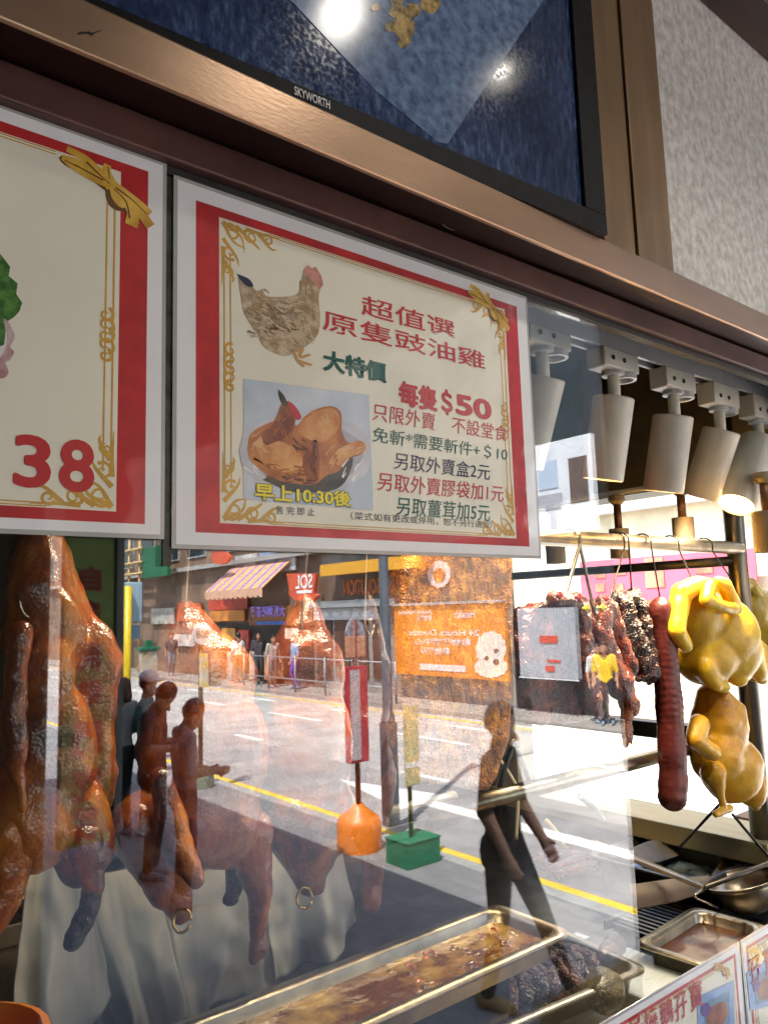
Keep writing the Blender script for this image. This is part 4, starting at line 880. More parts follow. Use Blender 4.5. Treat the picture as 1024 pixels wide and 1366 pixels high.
# black tongs hanging in the middle, tools lying on the counter
yt = .30
tg = thing_at('tongs', 684, 995, yt, 'black handled tongs hanging open below the crackling pork', 'tongs')
tube('arm', arc([pp(684, 992, yt), pp(676, 1015, yt), pp(666, 1052, yt)], 6), .0042, mat('black_handle', (.012, .012, .011), .35), tg)
tube('arm', arc([pp(684, 992, yt), pp(694, 1012, yt), pp(709, 1052, yt)], 6), .0042, mat('black_handle', (0, 0, 0)), tg)
tube('spring_head', arc([pp(680, 996, yt-.004), pp(684, 989, yt-.004), pp(689, 996, yt-.004)], 5), .0052, dark_steel, tg)
for (a, b, c, col, lab) in (((772, 1062), (796, 1082), (806, 1098), (.10, .22, .22), 'teal tool handle lying by the lower bar'), ((728, 1095), (742, 1112), (752, 1130), (.55, .45, .25), 'thin bamboo skewer lying by the lower bar')):
    o = tube('tool_handle', arc([pp(*a, .36), pp(*b, .36), pp(*c, .36)], 5), .005, mat('tool_'+lab[:4], col, .5), None); setp(o, lab, 'tool')
o = tube('steel_cable', arc([pp(660, 1005, .5), pp(680, 1035, .5), pp(690, 1060, .5), pp(688, 1120, .5)], 8), .004, mat('cream_cable', (.48, .42, .28), .5), None); setp(o, 'cream cable running down behind the tongs', 'cable')
# raw red strips lying left of the paper tray
yb = onZ(770, 1145, 1.03); o = thing_at('raw_sausage_bundle', 770, 1145, yb.y, 'bundle of dark red cured sausages lying beyond the trays', 'cured sausage')
for k in range(4):
    q = onZ(742+k*14, 1140+k*8, 1.02); tube('sausage', arc([q+Vector((-.07, .01*k, 0)), q+Vector((0, .012, .008)), q+Vector((.07, -.01, 0))], 6), .012, siu, o, 12)

# --- draped white cloths on a rail
cloth_m = mat('off_white_cotton', (.74, .72, .64), .75, noise_amt=.08, nscale=7, bump=.05, bscale=160)
YCL = .36
cb0 = onY(20, 1210, YCL); cb1 = onY(200, 1165, YCL); zcb = (cb0.z+cb1.z)/2
trail = empty('towel_rail', (.2, YCL, zcb), 'steel towel rail carrying the white cloths behind the geese', 'towel rail')
tube('rail', [(-.3, YCL+.012, zcb), (.9, YCL+.012, zcb)], .010, steel_w, trail, 14)
tube('upper_rail', [(-.3, YCL+.05, zcb+.02), (.42, YCL+.05, zcb+.02)], .010, steel, trail, 14)
def cloth(label, top, bot, y, folds, amp, seed):
    """a cotton cloth hung over the rail: photographed top and bottom edges, pleats between"""
    bm = bmesh.new(); nu, nv = 60, 36; g = []
    T = arc([onY(px, py, y) for px, py in top], 12); Bt = arc([onY(px, py, y) for px, py in bot], 12)
    def samp(L, t): f = t*(len(L)-1); i = min(int(f), len(L)-2); return L[i].lerp(L[i+1], f-i)
    for i in range(nu+1):
        u = i/nu; row = []
        for j in range(nv+1):
            v = j/nv; p = samp(T, u).lerp(samp(Bt, u), v)
            ph = u*folds*6.283+seed+.8*math.sin(v*2+seed)+1.5*noise.noise(Vector((u*3, v*2, seed)))
            d = amp*(.25+.75*v)*(math.sin(ph)+.35*math.sin(2.3*ph+1)) + .006*noise.noise(Vector((u*6, v*5, seed+4)))
            row.append(bm.verts.new(p+Vector((0, d-.012*math.sin(min(1, v*5)*1.57), .010*math.cos(min(1, v*8)*1.57)))))
        g.append(row)
    for i in range(nu):
        for j in range(nv): bm.faces.new((g[i][j], g[i+1][j], g[i+1][j+1], g[i][j+1]))
    o = fin('hanging_cloth', bm, cloth_m, None, True); md = o.modifiers.new('s', 'SOLIDIFY'); md.thickness = .0018
    setp(o, label, 'cloth', 'white cloths on the towel rail'); return o
cloth('white cloth with a pointed corner at the lower left', [(36, 1150), (62, 1146), (88, 1144), (104, 1150)], [(14, 1352), (60, 1390), (110, 1372), (150, 1328)], YCL-.05, 1.1, .012, 1.0)
cloth('white cloth hanging behind the charred goose foot', [(96, 1190), (130, 1180), (165, 1172), (204, 1164)], [(128, 1370), (170, 1392), (205, 1388), (240, 1345)], YCL, 1.4, .012, 2.3)
cloth('white cloth between the legs of the dark goose', [(205, 1165), (250, 1156), (300, 1145), (350, 1135)], [(225, 1372), (270, 1350), (320, 1330), (366, 1310)], YCL+.01, 1.3, .012, 4.1)
cloth('white cloth with a wide flared corner below the tail ring', [(340, 1138), (375, 1130), (410, 1122), (444, 1116)], [(362, 1305), (400, 1290), (440, 1268), (474, 1228)], YCL-.01, 1.1, .014, 5.5)
ob = lathe('orange_basin', onY(-62, 1404, .10)-Vector((0, 0, .06)), (0, 0, 1), [(0, .0005), (0, .05), (.06, .062), (.064, .066), (.066, .060), (.004, .046), (.004, .0005)], mat('orange_plastic', (.55, .17, .01), .35, noise_amt=.1), None); setp(ob, 'orange plastic basin rim at the lower left corner', 'basin')

# ================================================================== THE STREET (seen mirrored in the pane and, to the right, straight through the side window)
asphalt = mat('sunlit_asphalt', (.345, .335, .325), .85, noise_amt=.22, nscale=1.4, detail=8, bump=.1, bscale=140)
asphalt_shade = mat('lane_shade_tone', (.27, .262, .262), .85, noise_amt=.16, nscale=1.6, detail=8)  # darker tone stands for shade over the near half of the road
wpaint = mat('white_road_paint', (.72, .72, .70), .7, noise_amt=.12, nscale=9); ypaint = mat('yellow_road_paint', (.70, .47, .05), .7, noise_amt=.15, nscale=9)
def paver_mat():
    m = bpy.data.materials.new('grey_pavers_with_red'); m.use_nodes = True; n = m.node_tree.nodes; l = m.node_tree.links; b = n['Principled BSDF']
    tc = n.new('ShaderNodeTexCoord'); br = n.new('ShaderNodeTexBrick'); br.inputs['Scale'].default_value = 1; br.inputs['Brick Width'].default_value = .30; br.inputs['Row Height'].default_value = .15
    br.inputs['Mortar Size'].default_value = .004; br.inputs['Color1'].default_value = (.215, .217, .222, 1); br.inputs['Color2'].default_value = (.165, .17, .18, 1); br.inputs['Mortar'].default_value = (.12, .12, .12, 1)
    mp = n.new('ShaderNodeMapping'); mp.inputs['Rotation'].default_value = (0, 0, R(90)); l.new(tc.outputs['Object'], mp.inputs[0]); l.new(mp.outputs[0], br.inputs[0])
    b2 = n.new('ShaderNodeTexBrick'); b2.inputs['Scale'].default_value = 1; b2.inputs['Brick Width'].default_value = .30; b2.inputs['Row Height'].default_value = .15; b2.inputs['Mortar Size'].default_value = 0; b2.inputs['Bias'].default_value = -.62
    b2.inputs['Color1'].default_value = (0, 0, 0, 1); b2.inputs['Color2'].default_value = (1, 1, 1, 1); l.new(mp.outputs[0], b2.inputs[0])
    gt = n.new('ShaderNodeMath'); gt.operation = 'GREATER_THAN'; gt.inputs[1].default_value = .60; l.new(b2.outputs[0], gt.inputs[0])
    mx = n.new('ShaderNodeMix'); mx.data_type = 'RGBA'; l.new(gt.outputs[0], mx.inputs[0]); l.new(br.outputs[0], mx.inputs[6]); mx.inputs[7].default_value = (.33, .10, .05, 1)
    l.new(mx.outputs[2], b.inputs['Base Color']); b.inputs['Roughness'].default_value = .8; return m
KX, FX, BX = 4.98, 11.7, 13.0
setp(box('pavement', (-60, -70, STREET-.3), (KX-.14, 70, STREET), paver_mat()), kind='structure')
setp(box('kerb', (KX-.1399, -70, STREET-.3), (KX, 70, STREET+.003), mat('kerb_stone', (.30, .30, .29), .8, noise_amt=.15), None, .012), kind='structure')
setp(box('road', (KX+.0005, -90, ROAD-.2), (FX-.0005, 90, ROAD), asphalt), kind='structure')
setp(box('near_lane_shade', (KX+.001, -70, ROAD+.001), (7.15, 2.5, ROAD+.004), asphalt_shade), kind='structure')  # shade on the near lane, laid in as a darker sheet
setp(box('far_pavement', (FX, -90, ROAD-.2), (60, 90, STREET), mat('far_paving', (.26, .24, .22), .8, noise_amt=.15, nscale=3)), kind='structure')
setp(box('ground', (-250, -300, -1.4), (300, 300, -1.0), mat('bare_ground', (.15, .14, .12), .9, noise_amt=.2)), kind='structure')
bm = bmesh.new(); abox(bm, (KX+.20, -70, ROAD+.004), (KX+.31, 70, ROAD+.009)); abox(bm, (FX-.4, -70, ROAD+.004), (FX-.3, 70, ROAD+.009))
setp(fin('kerb_line_marking', bm, ypaint), kind='structure')
bm = bmesh.new()
for X, L_, gap, ph in ((7.3, 1.0, 4.0, 1.8), (9.45, 2.2, 2.2, .4), (10.75, 1.4, 2.6, 1.1)):
    y = -60+ph
    while y < 60:
        abox(bm, (X-.06, y, ROAD+.004), (X+.06, y+L_, ROAD+.009)); y += L_+gap
setp(fin('lane_marking', bm, wpaint), kind='structure')
bm = bmesh.new(); ax_ = 6.35      # a long straight arrow painted in the near lane
def zpoly(bm, pts, z0, z1):
    a = [bm.verts.new((x, y, z0)) for x, y in pts]; b = [bm.verts.new((x, y, z1)) for x, y in pts]
    for i in range(len(pts)): bm.faces.new((a[i], a[(i+1) % len(pts)], b[(i+1) % len(pts)], b[i]))
    for t in tessellate_polygon([[v.co for v in b]]): bm.faces.new([b[i] for i in t])
zpoly(bm, [(ax_-.11, -3.0), (ax_+.11, -3.0), (ax_+.11, -6.6), (ax_+.42, -6.6), (ax_, -8.4), (ax_-.42, -6.6), (ax_-.11, -6.6)], ROAD+.0045, ROAD+.009)
setp(fin('arrow_marking', bm, wpaint), kind='structure')

def VY(px, py, X=BX): p = mir(onX(px, py, X)); return p           # a mirrored thing on the plane x = X
# --- opposite buildings
def building(name, label, y0, y1, z1, wallm, winm, floors, x=BX, depth=9, wz=3.9, cat='building'):
    t = empty(name, (x, (y0+y1)/2, STREET), label, cat)
    box('wall', (x, y0, STREET), (x+depth, y1, z1), wallm, t)
    z = wz; k = 0
    for f in range(floors):
        n = max(1, int((y1-y0)/2.3)); w = (y1-y0)/n
        for i in range(n):
            a = y0+i*w+.45; b = y0+(i+1)*w-.45
            fr = box('window', (x-.05, a-.06, z-.06), (x-.001, b+.06, z+1.36), mat('window_frame_grey', (.32, .33, .34), .5), t)
            box('pane', (x-.056, a, z), (x-.0505, b, z+1.3), winm, fr)
            k += 1
            if k > 36: break
        z += 2.9
    box('ledge', (x-.25, y0, wz-.55), (x-.0005, y1, wz-.40), mat('concrete_ledge', (.34, .33, .31), .8, noise_amt=.2), t)
    return t
wing = mat('dark_window_glass', (.03, .04, .05), .08, spec=.7)
yA, yB, yC, yD = VY(430, 800).y, VY(682, 800).y, -3.2, 0
b1 = building('shop_building', 'brown shop building with an awning and open fronts across the road', -62, yA-.02, 9.5, mat('brown_plaster', (.20, .13, .09), .8, noise_amt=.35, nscale=1.2), wing, 2)
b2 = building('shop_building', 'building with an orange lettered plank front under a yellow beam', yA, yB, 11, mat('grey_render', (.26, .23, .21), .8, noise_amt=.25, nscale=1.5), wing, 2)
b3 = building('dimming_block', 'block across the road with white signboards, made dark and tall to dim reflections', yB+.02, -.5, 19, mat('dimming_wall_dark', (.022, .024, .028), .35, noise_amt=.3, nscale=2), mat('black_glass', (.012, .014, .018), .1), 1, wz=14)  # dark colour and height chosen so the pane mirrors little behind the lamps
b4 = building('shop_building', 'pale building with a red banner seen through the side window', -.48, 40, 9, mat('cream_render', (.42, .36, .24), .8, noise_amt=.2, nscale=1), wing, 2)
def onwall(name, pxl, pxr, m, par, th=.06, proud=.0, X=BX):
    """a board on the opposite wall spanning two photographed corners (upper left, lower right)"""
    a, b = VY(*pxl, X), VY(*pxr, X)
    return box(name, (X-proud-th, min(a.y, b.y), min(a.z, b.z)), (X-proud-.001, max(a.y, b.y), max(a.z, b.z)), m, par)
def wtext(name, body, pl_, pr_, h, m, par, proud=.09, bold=.02, X=BX):
    """lettering on the opposite wall: mirrored in the pane it runs from pl_ (left in the photo) to pr_"""
    a, b = VY(*pl_, X), VY(*pr_, X)
    # facing -x, text runs along -y ; the near end in the photo is the end of the word
    return lettering(name, body, (X-proud, max(a.y, b.y) if False else max(a.y, b.y), (a.z+b.z)/2), (0, -1, 0), (0, 0, 1), abs(a.y-b.y), h, m, par, bold=bold)
# shop under the awning
brn = mat('opening_shade_paint', (.035, .022, .018), .6, noise_amt=.5, nscale=3); orb = mat('orange_brown_board', (.30, .10, .025), .5, noise_amt=.2, nscale=4)
onwall('opening_shade_board', (285, 832), (420, 910), brn, b1, .03)  # dark board painted for the shaded inside of the open front
onwall('sign_board', (335, 810), (420, 834), orb, b1, .08)
for k_, (px0, py0, px1, py1, c_) in enumerate(((282, 800, 334, 812, (.50, .06, .03)), (284, 815, 330, 828, (.62, .22, .04)), (318, 742, 345, 760, (.55, .52, .50)), (350, 738, 372, 756, (.30, .40, .55)), (376, 742, 398, 760, (.45, .44, .46)), (240, 806, 272, 828, (.46, .10, .04)), (205, 812, 236, 832, (.40, .38, .34)), (300, 838, 318, 862, (.66, .30, .06)), (322, 840, 336, 866, (.55, .08, .05)), (384, 838, 400, 852, (.60, .55, .45)), (404, 840, 418, 862, (.50, .12, .05)), (232, 846, 262, 862, (.52, .50, .46)))):
    onwall('sign_panel', (px0, py0), (px1, py1), mat('sign_panel_paint_%d' % k_, c_, .5, noise_amt=.35, nscale=2.5, detail=6), b1, .06+.01*(k_ % 3), .05)
viol = mat('violet_sign_letters', (.22, .16, .62), .5, emit=(.3, .25, .9), estr=.25)
wtext('shop_sign_lettering', '大新燒味茶餐', (338, 824), (384, 822), .38, viol, b1, .10)
onwall('blue_strip', (345, 829), (384, 833), mat('blue_sign_strip', (.06, .16, .55), .5), b1, .02, .085)
for px, w in ((300, 9), (322, 7), (352, 10), (372, 8)): onwall('shelf_goods', (px, 868), (px+w, 905), mat('pale_goods_%d' % (px % 3), (.40, .34, .30) if px % 3 else (.45, .22, .12), .6, noise_amt=.5, nscale=6), b1, .5, .04)
# sloping striped awning of that shop
def awning_mat():
    m = bpy.data.materials.new('awning_stripes'); m.use_nodes = True; n = m.node_tree.nodes; l = m.node_tree.links; b = n['Principled BSDF']
    tc = n.new('ShaderNodeTexCoord'); w = n.new('ShaderNodeTexWave'); w.bands_direction = 'Y'; w.inputs['Scale'].default_value = .55; l.new(tc.outputs['Object'], w.inputs[0])
    r = n.new('ShaderNodeValToRGB'); r.color_ramp.interpolation = 'CONSTANT'; e = r.color_ramp.elements; e[0].color = (.72, .34, .14, 1); e[1].position = .55; e[1].color = (.66, .40, .25, 1); k = e.new(.82); k.color = (.16, .12, .42, 1)
    l.new(w.outputs[0], r.inputs[0]); l.new(r.outputs[0], b.inputs['Base Color']); b.inputs['Roughness'].default_value = .8; return m
ya0, ya1 = VY(276, 790, 11.9).y, VY(352, 785, 11.9).y
awn = empty('shop_awning', (11.9, (ya0+ya1)/2, 2.4), 'sloping orange and blue striped shop awning across the road', 'awning')
za = VY(310, 788, 11.9).z
bm = bmesh.new(); pr_ = [(11.85, za), (12.98, za+.95), (12.98, za+.97), (11.85, za+.03)]
v0 = [bm.verts.new((x, ya0, z)) for x, z in pr_]; v1 = [bm.verts.new((x, ya1, z)) for x, z in pr_]
for i in range(4): bm.faces.new((v0[i], v0[(i+1) % 4], v1[(i+1) % 4], v1[i]))
bm.faces.new(v0); bm.faces.new(v1[::-1]); fin('canvas', bm, awning_mat(), awn)
bm = bmesh.new(); nn = 24
for i in range(nn):
    a = ya0+(ya1-ya0)*i/nn; b = ya0+(ya1-ya0)*(i+1)/nn; abox(bm, (11.83, min(a, b), za-.22-.05*(i % 2)), (11.849, max(a, b), za+.03))
bmesh.ops.remove_doubles(bm, verts=bm.verts, dist=1e-4); fin('valance', bm, mat('awning_valance', (.62, .36, .24), .8, noise_amt=.1), awn)
# cup shaped signboard
cs = empty('cup_sign', VY(405, 800, 12.6), 'red cup shaped signboard with white SOL lettering', 'signboard')
cupp = [VY(*q, 12.6) for q in ((386, 765), (425, 765), (422, 792), (428, 794), (420, 802), (396, 800), (388, 792), (390, 788))]
bm = bmesh.new(); fa = [bm.verts.new((12.5, p.y, p.z)) for p in cupp]; fb = [bm.verts.new((12.62, p.y, p.z)) for p in cupp]
for i in range(len(fa)): bm.faces.new((fa[i], fa[(i+1) % len(fa)], fb[(i+1) % len(fa)], fb[i]))
for L_ in (fa, fb):
    for t in tessellate_polygon([[v.co for v in L_]]): bm.faces.new([L_[i] for i in t])
fin('board', bm, mat('red_sign', (.60, .10, .045), .5, noise_amt=.1), cs)
a, b = VY(394, 786, 12.49), VY(417, 786, 12.49); lettering('sign_lettering', 'SOL', (12.49, max(a.y, b.y), a.z), (0, -1, 0), (0, 0, 1), abs(a.y-b.y), .42, mat('white_print', (.75, .75, .75)), cs, bold=.02)
a, b = VY(396, 792, 12.49), VY(416, 792, 12.49); box('underline', (12.488, min(a.y, b.y), a.z), (12.499, max(a.y, b.y), a.z+.09), mat('white_print', (1, 1, 1)), cs)
box('bracket', (12.621, cupp[0].y+.3, cupp[0].z-.4), (12.999, cupp[0].y+.36, cupp[0].z-.34), dark_steel, cs)
# plank front with orange letters, yellow beam
yel_b = mat('yellow_beam', (.66, .32, .025), .5, noise_amt=.1)
plank = mat('dark_planks', (.13, .085, .06), .6, col2=(.20, .14, .10), nscale=3, stretch=(1, 6, .4)); orl = mat('orange_letters', (.70, .16, .02), .5)
onwall('plank_front', (432, 768), (540, 806), plank, b2, .08); onwall('plank_front', (541, 745), (682, 803), plank, b2, .085)
bmA, bmB = VY(431, 768, 12.4), VY(560, 748, 12.4); box('yellow_beam', (12.3, min(bmA.y, bmB.y), bmA.z-.02), (12.5, max(bmA.y, bmB.y), bmA.z+.30), yel_b, b2)
box('beam_roof', (12.501, min(bmA.y, bmB.y), bmA.z+.1), (12.999, max(bmA.y, bmB.y), bmA.z+.32), mat('beam_roof', (.08, .06, .05), .7), b2)
wtext('front_lettering', 'SOLUTION', (463, 796), (512, 790), .42, orl, b2, .12); wtext('front_lettering', '品味', (526, 792), (548, 790), .95, orl, b2, .12)
onwall('metal_gutter', (424, 803), (540, 807), mat('grey_gutter', (.45, .45, .46), .4, .6), b2, .35)
onwall('white_valance', (423, 812), (506, 826), mat('white_valance', (.55, .54, .56), .7, noise_amt=.1), b2, .12)
for px in (427, 440, 453, 466, 479, 492): 
    a = VY(px, 820, BX); box('roof_icon', (BX-.135, a.y-.14, a.z-.05), (BX-.1205, a.y+.14, a.z+.10), mat('white_print', (1, 1, 1)), b2)
for px in (424, 448, 472, 498): onwall('door', (px, 828), (px+21, 906), mat('brown_door_%d' % (px % 2), (.15, .05, .025) if px % 2 else (.11, .045, .03), .5, noise_amt=.25, nscale=5), b2, .05)
# orange clinic hoarding
hd = empty('hoarding', VY(600, 890), 'orange hoarding across the road with white lines of print and a fluffy white dog', 'hoarding')
oa, ob_ = VY(527, 808, 12.7), VY(679, 902, 12.7); oz1 = VY(600, 806, 12.7).z; oz0 = VY(600, 903, 12.7).z
orp = mat('orange_hoarding', (.62, .19, .012), .5, noise_amt=.08, nscale=2); pink = mat('pinkish_white_print', (.66, .54, .54), .6)
box('board', (12.66, min(oa.y, ob_.y), oz0), (12.72, max(oa.y, ob_.y), oz1), orp, hd)
box('top_edge', (12.60, min(oa.y, ob_.y), oz1+.001), (12.74, max(oa.y, ob_.y), oz1+.06), mat('grey_gutter', (1, 1, 1)), hd)
def ht(body, pl_, pr_, h, bold=.02):
    a, b = VY(*pl_, 12.65), VY(*pr_, 12.65); return lettering('print', body, (12.65, max(a.y, b.y), (a.z+b.z)/2), (0, -1, 0), (0, 0, 1), abs(a.y-b.y), h, pink, hd, bold=bold)
ht('Animal Hospital', (532, 820), (576, 822), .14); ht('動物醫院', (556, 828), (576, 829), .15); ht('Health', (606, 824), (634, 825), .18)
ht('24 Hours Doctor', (544, 848), (640, 848), .15); ht('動物醫療中心', (553, 861), (628, 862), .18); ht('動物醫院', (560, 873), (600, 874), .18)
def hquad(name, pl_, pr_, m):
    a, b = VY(*pl_, 12.652), VY(*pr_, 12.652); box(name, (12.645, min(a.y, b.y), min(a.z, b.z)), (12.659, max(a.y, b.y), max(a.z, b.z)), m, hd)
hquad('print_bar', (560, 885), (621, 897), pink)
def disc_px(name, cx, cyy, rx, ry, m, par, X=12.652, th=.012, jag=.0):
    pts = []
    for i in range(28):
        a = i/28*6.283; k = 1+jag*math.sin(i*2.7); p = VY(cx+rx*k*math.cos(a), cyy+ry*k*math.sin(a), X); pts.append(p)
    bm = bmesh.new(); fa = [bm.verts.new((X-th, p.y, p.z)) for p in pts]; fb = [bm.verts.new((X+.004, p.y, p.z)) for p in pts]
    for i in range(28): bm.faces.new((fa[i], fa[(i+1) % 28], fb[(i+1) % 28], fb[i]))
    bm.faces.new(fa); bm.faces.new(fb[::-1]); return fin(name, bm, m, par)
dogw = mat('white_dog_print', (.66, .58, .52), .6, noise_amt=.08, nscale=12); dgd = mat('dark_dog_print', (.08, .04, .03), .6)
disc_px('dog_picture', 655, 866, 20, 24, dogw, hd, jag=.06); disc_px('dog_picture', 655, 890, 22, 14, dogw, hd, X=12.653, th=.010, jag=.05)
for q in ((649, 878, 3), (662, 868, 3), (662, 883, 4)): disc_px('dog_face', *q[:2], q[2], q[2], dgd, hd, X=12.645, th=.012)
disc_px('round_logo', 586, 766, 15, 18, pink, b2, X=12.90, th=.02, jag=.04); disc_px('round_logo_inside', 586, 767, 8, 9, orb, b2, X=12.878, th=.02)
# white signboards on the dark block
def signboard(label, px, m, m2, marks, X=12.6):
    a, b = VY(*px[0], X), VY(*px[1], X); t = empty('signboard', ((X), (a.y+b.y)/2, b.z), label, 'signboard', 'signboards on the dark block')
    box('board', (X-.06, min(a.y, b.y), min(a.z, b.z)), (X+.06, max(a.y, b.y), max(a.z, b.z)), m, t)
    box('bracket', (X+.061, (a.y+b.y)/2-.05, (a.z+b.z)/2-.05), (BX-.001, (a.y+b.y)/2+.05, (a.z+b.z)/2+.05), dark_steel, t)
    for q0, q1, mm in marks:
        c, d = VY(*q0, X-.06), VY(*q1, X-.06); box('printed_mark', (X-.075, min(c.y, d.y), min(c.z, d.z)), (X-.0605, max(c.y, d.y), max(c.z, d.z)), mm, t)
wsb = mat('white_signboard', (.62, .64, .68), .5, noise_amt=.08, nscale=2); gsb = mat('grey_signboard', (.36, .37, .40), .5, noise_amt=.06, nscale=2); rdm = mat('red_sign_mark', (.55, .06, .03), .5); blk = mat('dark_sign_mark', (.10, .07, .06), .6, noise_amt=.4)
signboard('white signboard with a dark picture panel on the block across the road', ((713, 596), (798, 706)), wsb, None, [((758, 612), (786, 668), blk), ((718, 662), (750, 667), gsb), ((718, 672), (750, 677), gsb), ((718, 618), (745, 650), mat('pale_blue_print', (.40, .48, .60), .5))])
signboard('grey signboard with red marks and a white foot on the block across the road', ((692, 812), (774, 906)), gsb, None, [((720, 848), (744, 858), rdm), ((728, 888), (740, 896), rdm), ((730, 880), (748, 884), rdm), ((693, 902), (773, 909), wsb)])
# scaffolding and dark greenery mass at the far end, red banner and pale hoarding on the direct side
sf = empty('bamboo_scaffold', mir(onX(172, 800, 12.2)), 'bamboo scaffolding against the far shop front', 'scaffolding')
bam = mat('bamboo_pole', (.46, .32, .15), .6, noise_amt=.2)
for px in (161, 173, 187): a = VY(px, 730, 12.2); tube('upright_pole', [(12.2, a.y, STREET), (12.2, a.y, 6)], .06, bam, sf, 8)
for py in (738, 755, 769, 800): a, b = VY(158, py, 12.15), VY(190, py, 12.15); tube('cross_pole', [(12.12, a.y, a.z), (12.12, b.y, a.z)], .06, bam, sf, 8)
gs = VY(200, 750, 12.3); gsn = empty('green_sign', gs, 'dark green projecting shop sign above the far pavement', 'signboard')
a, b = VY(193, 732, 12.3), VY(226, 768, 12.3); box('board', (12.2, min(a.y, b.y), b.z), (12.35, max(a.y, b.y), a.z), mat('green_sign', (.01, .12, .05), .5, noise_amt=.3), gsn, .02); box('bracket', (12.351, a.y-.06, a.z-.2), (12.999, a.y, a.z-.12), dark_steel, gsn)
rs0, rs1 = VY(284, 736, 12.3), VY(310, 752, 12.3); rsn = empty('red_sign', rs0, 'red scalloped shop sign hanging above the striped awning', 'signboard')
disc_px('board', 297, 744, 12, 9, mat('red_sign', (1, 1, 1)), rsn, X=12.3, th=.1); box('bracket', (12.31, rs0.y-.05, rs0.z-.1), (12.999, rs0.y, rs0.z-.04), dark_steel, rsn)
rb0, rb1 = onX(775, 765, 12.8), onX(1010, 765, 12.8); rz0 = onX(870, 800, 12.8).z; rz1 = onX(870, 742, 12.8).z
rbn = empty('red_banner', (12.8, (rb0.y+rb1.y)/2, rz0), 'long pinkish red banner with brown emblems seen behind the hanging meat', 'banner')
box('cloth', (12.76, min(rb0.y, rb1.y), rz0), (12.79, max(rb0.y, rb1.y), rz1), mat('faded_red_banner', (.62, .045, .075), .6, noise_amt=.12, nscale=1.5), rbn)
for px, py, w, h in ((800, 764, 8, 8), (826, 760, 9, 8), (872, 764, 14, 22), (800, 784, 7, 6), (825, 784, 7, 6), (938, 756, 12, 10)):
    p = onX(px, py, 12.75); s = w*mpp(p); box('emblem', (12.745, p.y-s, p.z-s*h/w*.9), (12.7595, p.y+s, p.z+s*h/w*.9), mat('brown_emblem', (.36, .10, .05), .6, noise_amt=.5, nscale=3), rbn, .004)

# --- street furniture on the near pavement (mirrored)
def G_(px, py, z=STREET): return mir(onZ(px, py, z))
def V_(px, py, y):                                  # mirrored point at virtual depth y
    return mir(onY(px, py, y))
def rad(p): q = mir(p); return mpp(q)
# grey lamp post
p = G_(522, 1102); lampp = empty('lamp_post', p, 'grey street lamp post with a square base cabinet at the kerb', 'lamp post'); gry = mat('grey_post_paint', (.10, .115, .14), .45, noise_amt=.15, nscale=6)
s = rad(p); box('base_cabinet', (p.x-9*s, p.y-9*s, STREET), (p.x+9*s, p.y+9*s, STREET+1.05), gry, lampp, .02)
lathe('pole', (p.x, p.y, STREET+1.051), (0, 0, 1), [(0, 10*s), (.06, 9*s), (.1, 7.2*s), (6, 5.5*s), (6, .0005)], gry, lampp, 20)
tube('arm', arc([(p.x, p.y, 5.4), (p.x+.4, p.y, 6.0), (p.x+1.6, p.y, 6.2)], 6), .05, gry, lampp); box('lantern', (p.x+1.5, p.y-.12, 6.1), (p.x+2.1, p.y+.12, 6.24), gry, lampp, .03)
# stop with orange drum base
p = G_(480, 1132); y = -p.y; s = rad(p); st1 = empty('bus_stop_sign', p, 'bus stop post with an orange drum base and a red timetable case', 'bus stop sign')
oran = mat('orange_base_paint', (.72, .19, .015), .42, col2=(.50, .13, .02), nscale=9, detail=9, ramp=(.52, .72), bump=.05, bscale=40); redc = mat('red_case_paint', (.46, .035, .055), .4, noise_amt=.12, nscale=10); rustp = mat('red_brown_pole', (.16, .035, .022), .5)
def zp(px, py, yv): return onY(px, py, yv).z
lathe('drum_base', p, (0, 0, 1), [(0, .0005), (0, 30*s), (zp(480, 1098, y)-p.z, 30*s), (zp(480, 1090, y)-p.z, 27*s), (zp(480, 1076, y)-p.z, 9*s), (zp(480, 1072, y)-p.z, 7*s), (zp(480, 1072, y)-p.z, .0005)], oran, st1, 28)
tube('pole', [(p.x, p.y, zp(480, 1073, y)), (p.x, p.y, zp(487, 826, y))], 3.6*s, rustp, st1)
c0, c1 = zp(482, 1016, y), zp(482, 888, y)
cb = box('timetable_case', (p.x-15*s, p.y-7*s, c0), (p.x+17*s, p.y+5*s, c1), redc, st1, .008)
def table_mat(nm, base, ink, sc):
    return mat(nm, base, .4, col2=ink, nscale=sc, ramp=(.5, .62), stretch=(1, 1, 3), detail=2, coat=.4)
box('timetable_sheet', (p.x-13*s, p.y+5*s+.0005, c0+.03), (p.x+3*s, p.y+5*s+.006, c1-.03), table_mat('timetable_print', (.55, .50, .50), (.22, .14, .24), 30), cb)
h0, h1 = zp(487, 876, y), zp(487, 848, y)
hb_ = box('header', (p.x-15*s, p.y-3*s, h0), (p.x+17*s, p.y+3*s, h1), mat('orange_header', (.58, .15, .04), .5, col2=(.66, .42, .30), nscale=24, stretch=(1, 1, 3)), st1, .01)
bm = bmesh.new(); pts = [(p.x-15*s, h1+.001), (p.x+17*s, h1+.001)]+[(p.x+s+16*s*math.cos(R(a)), h1+.001+(zp(487, 824, y)-h1)*math.sin(R(a))) for a in range(15, 170, 15)]
fa = [bm.verts.new((x, p.y-2*s, z)) for x, z in pts]; fb = [bm.verts.new((x, p.y+2*s, z)) for x, z in pts]
for i in range(len(pts)): bm.faces.new((fa[i], fa[(i+1) % len(pts)], fb[(i+1) % len(pts)], fb[i]))
bm.faces.new(fa); bm.faces.new(fb[::-1]); fin('arched_top', bm, mat('lilac_arch', (.48, .46, .56), .5, col2=(.18, .12, .12), nscale=20), st1)
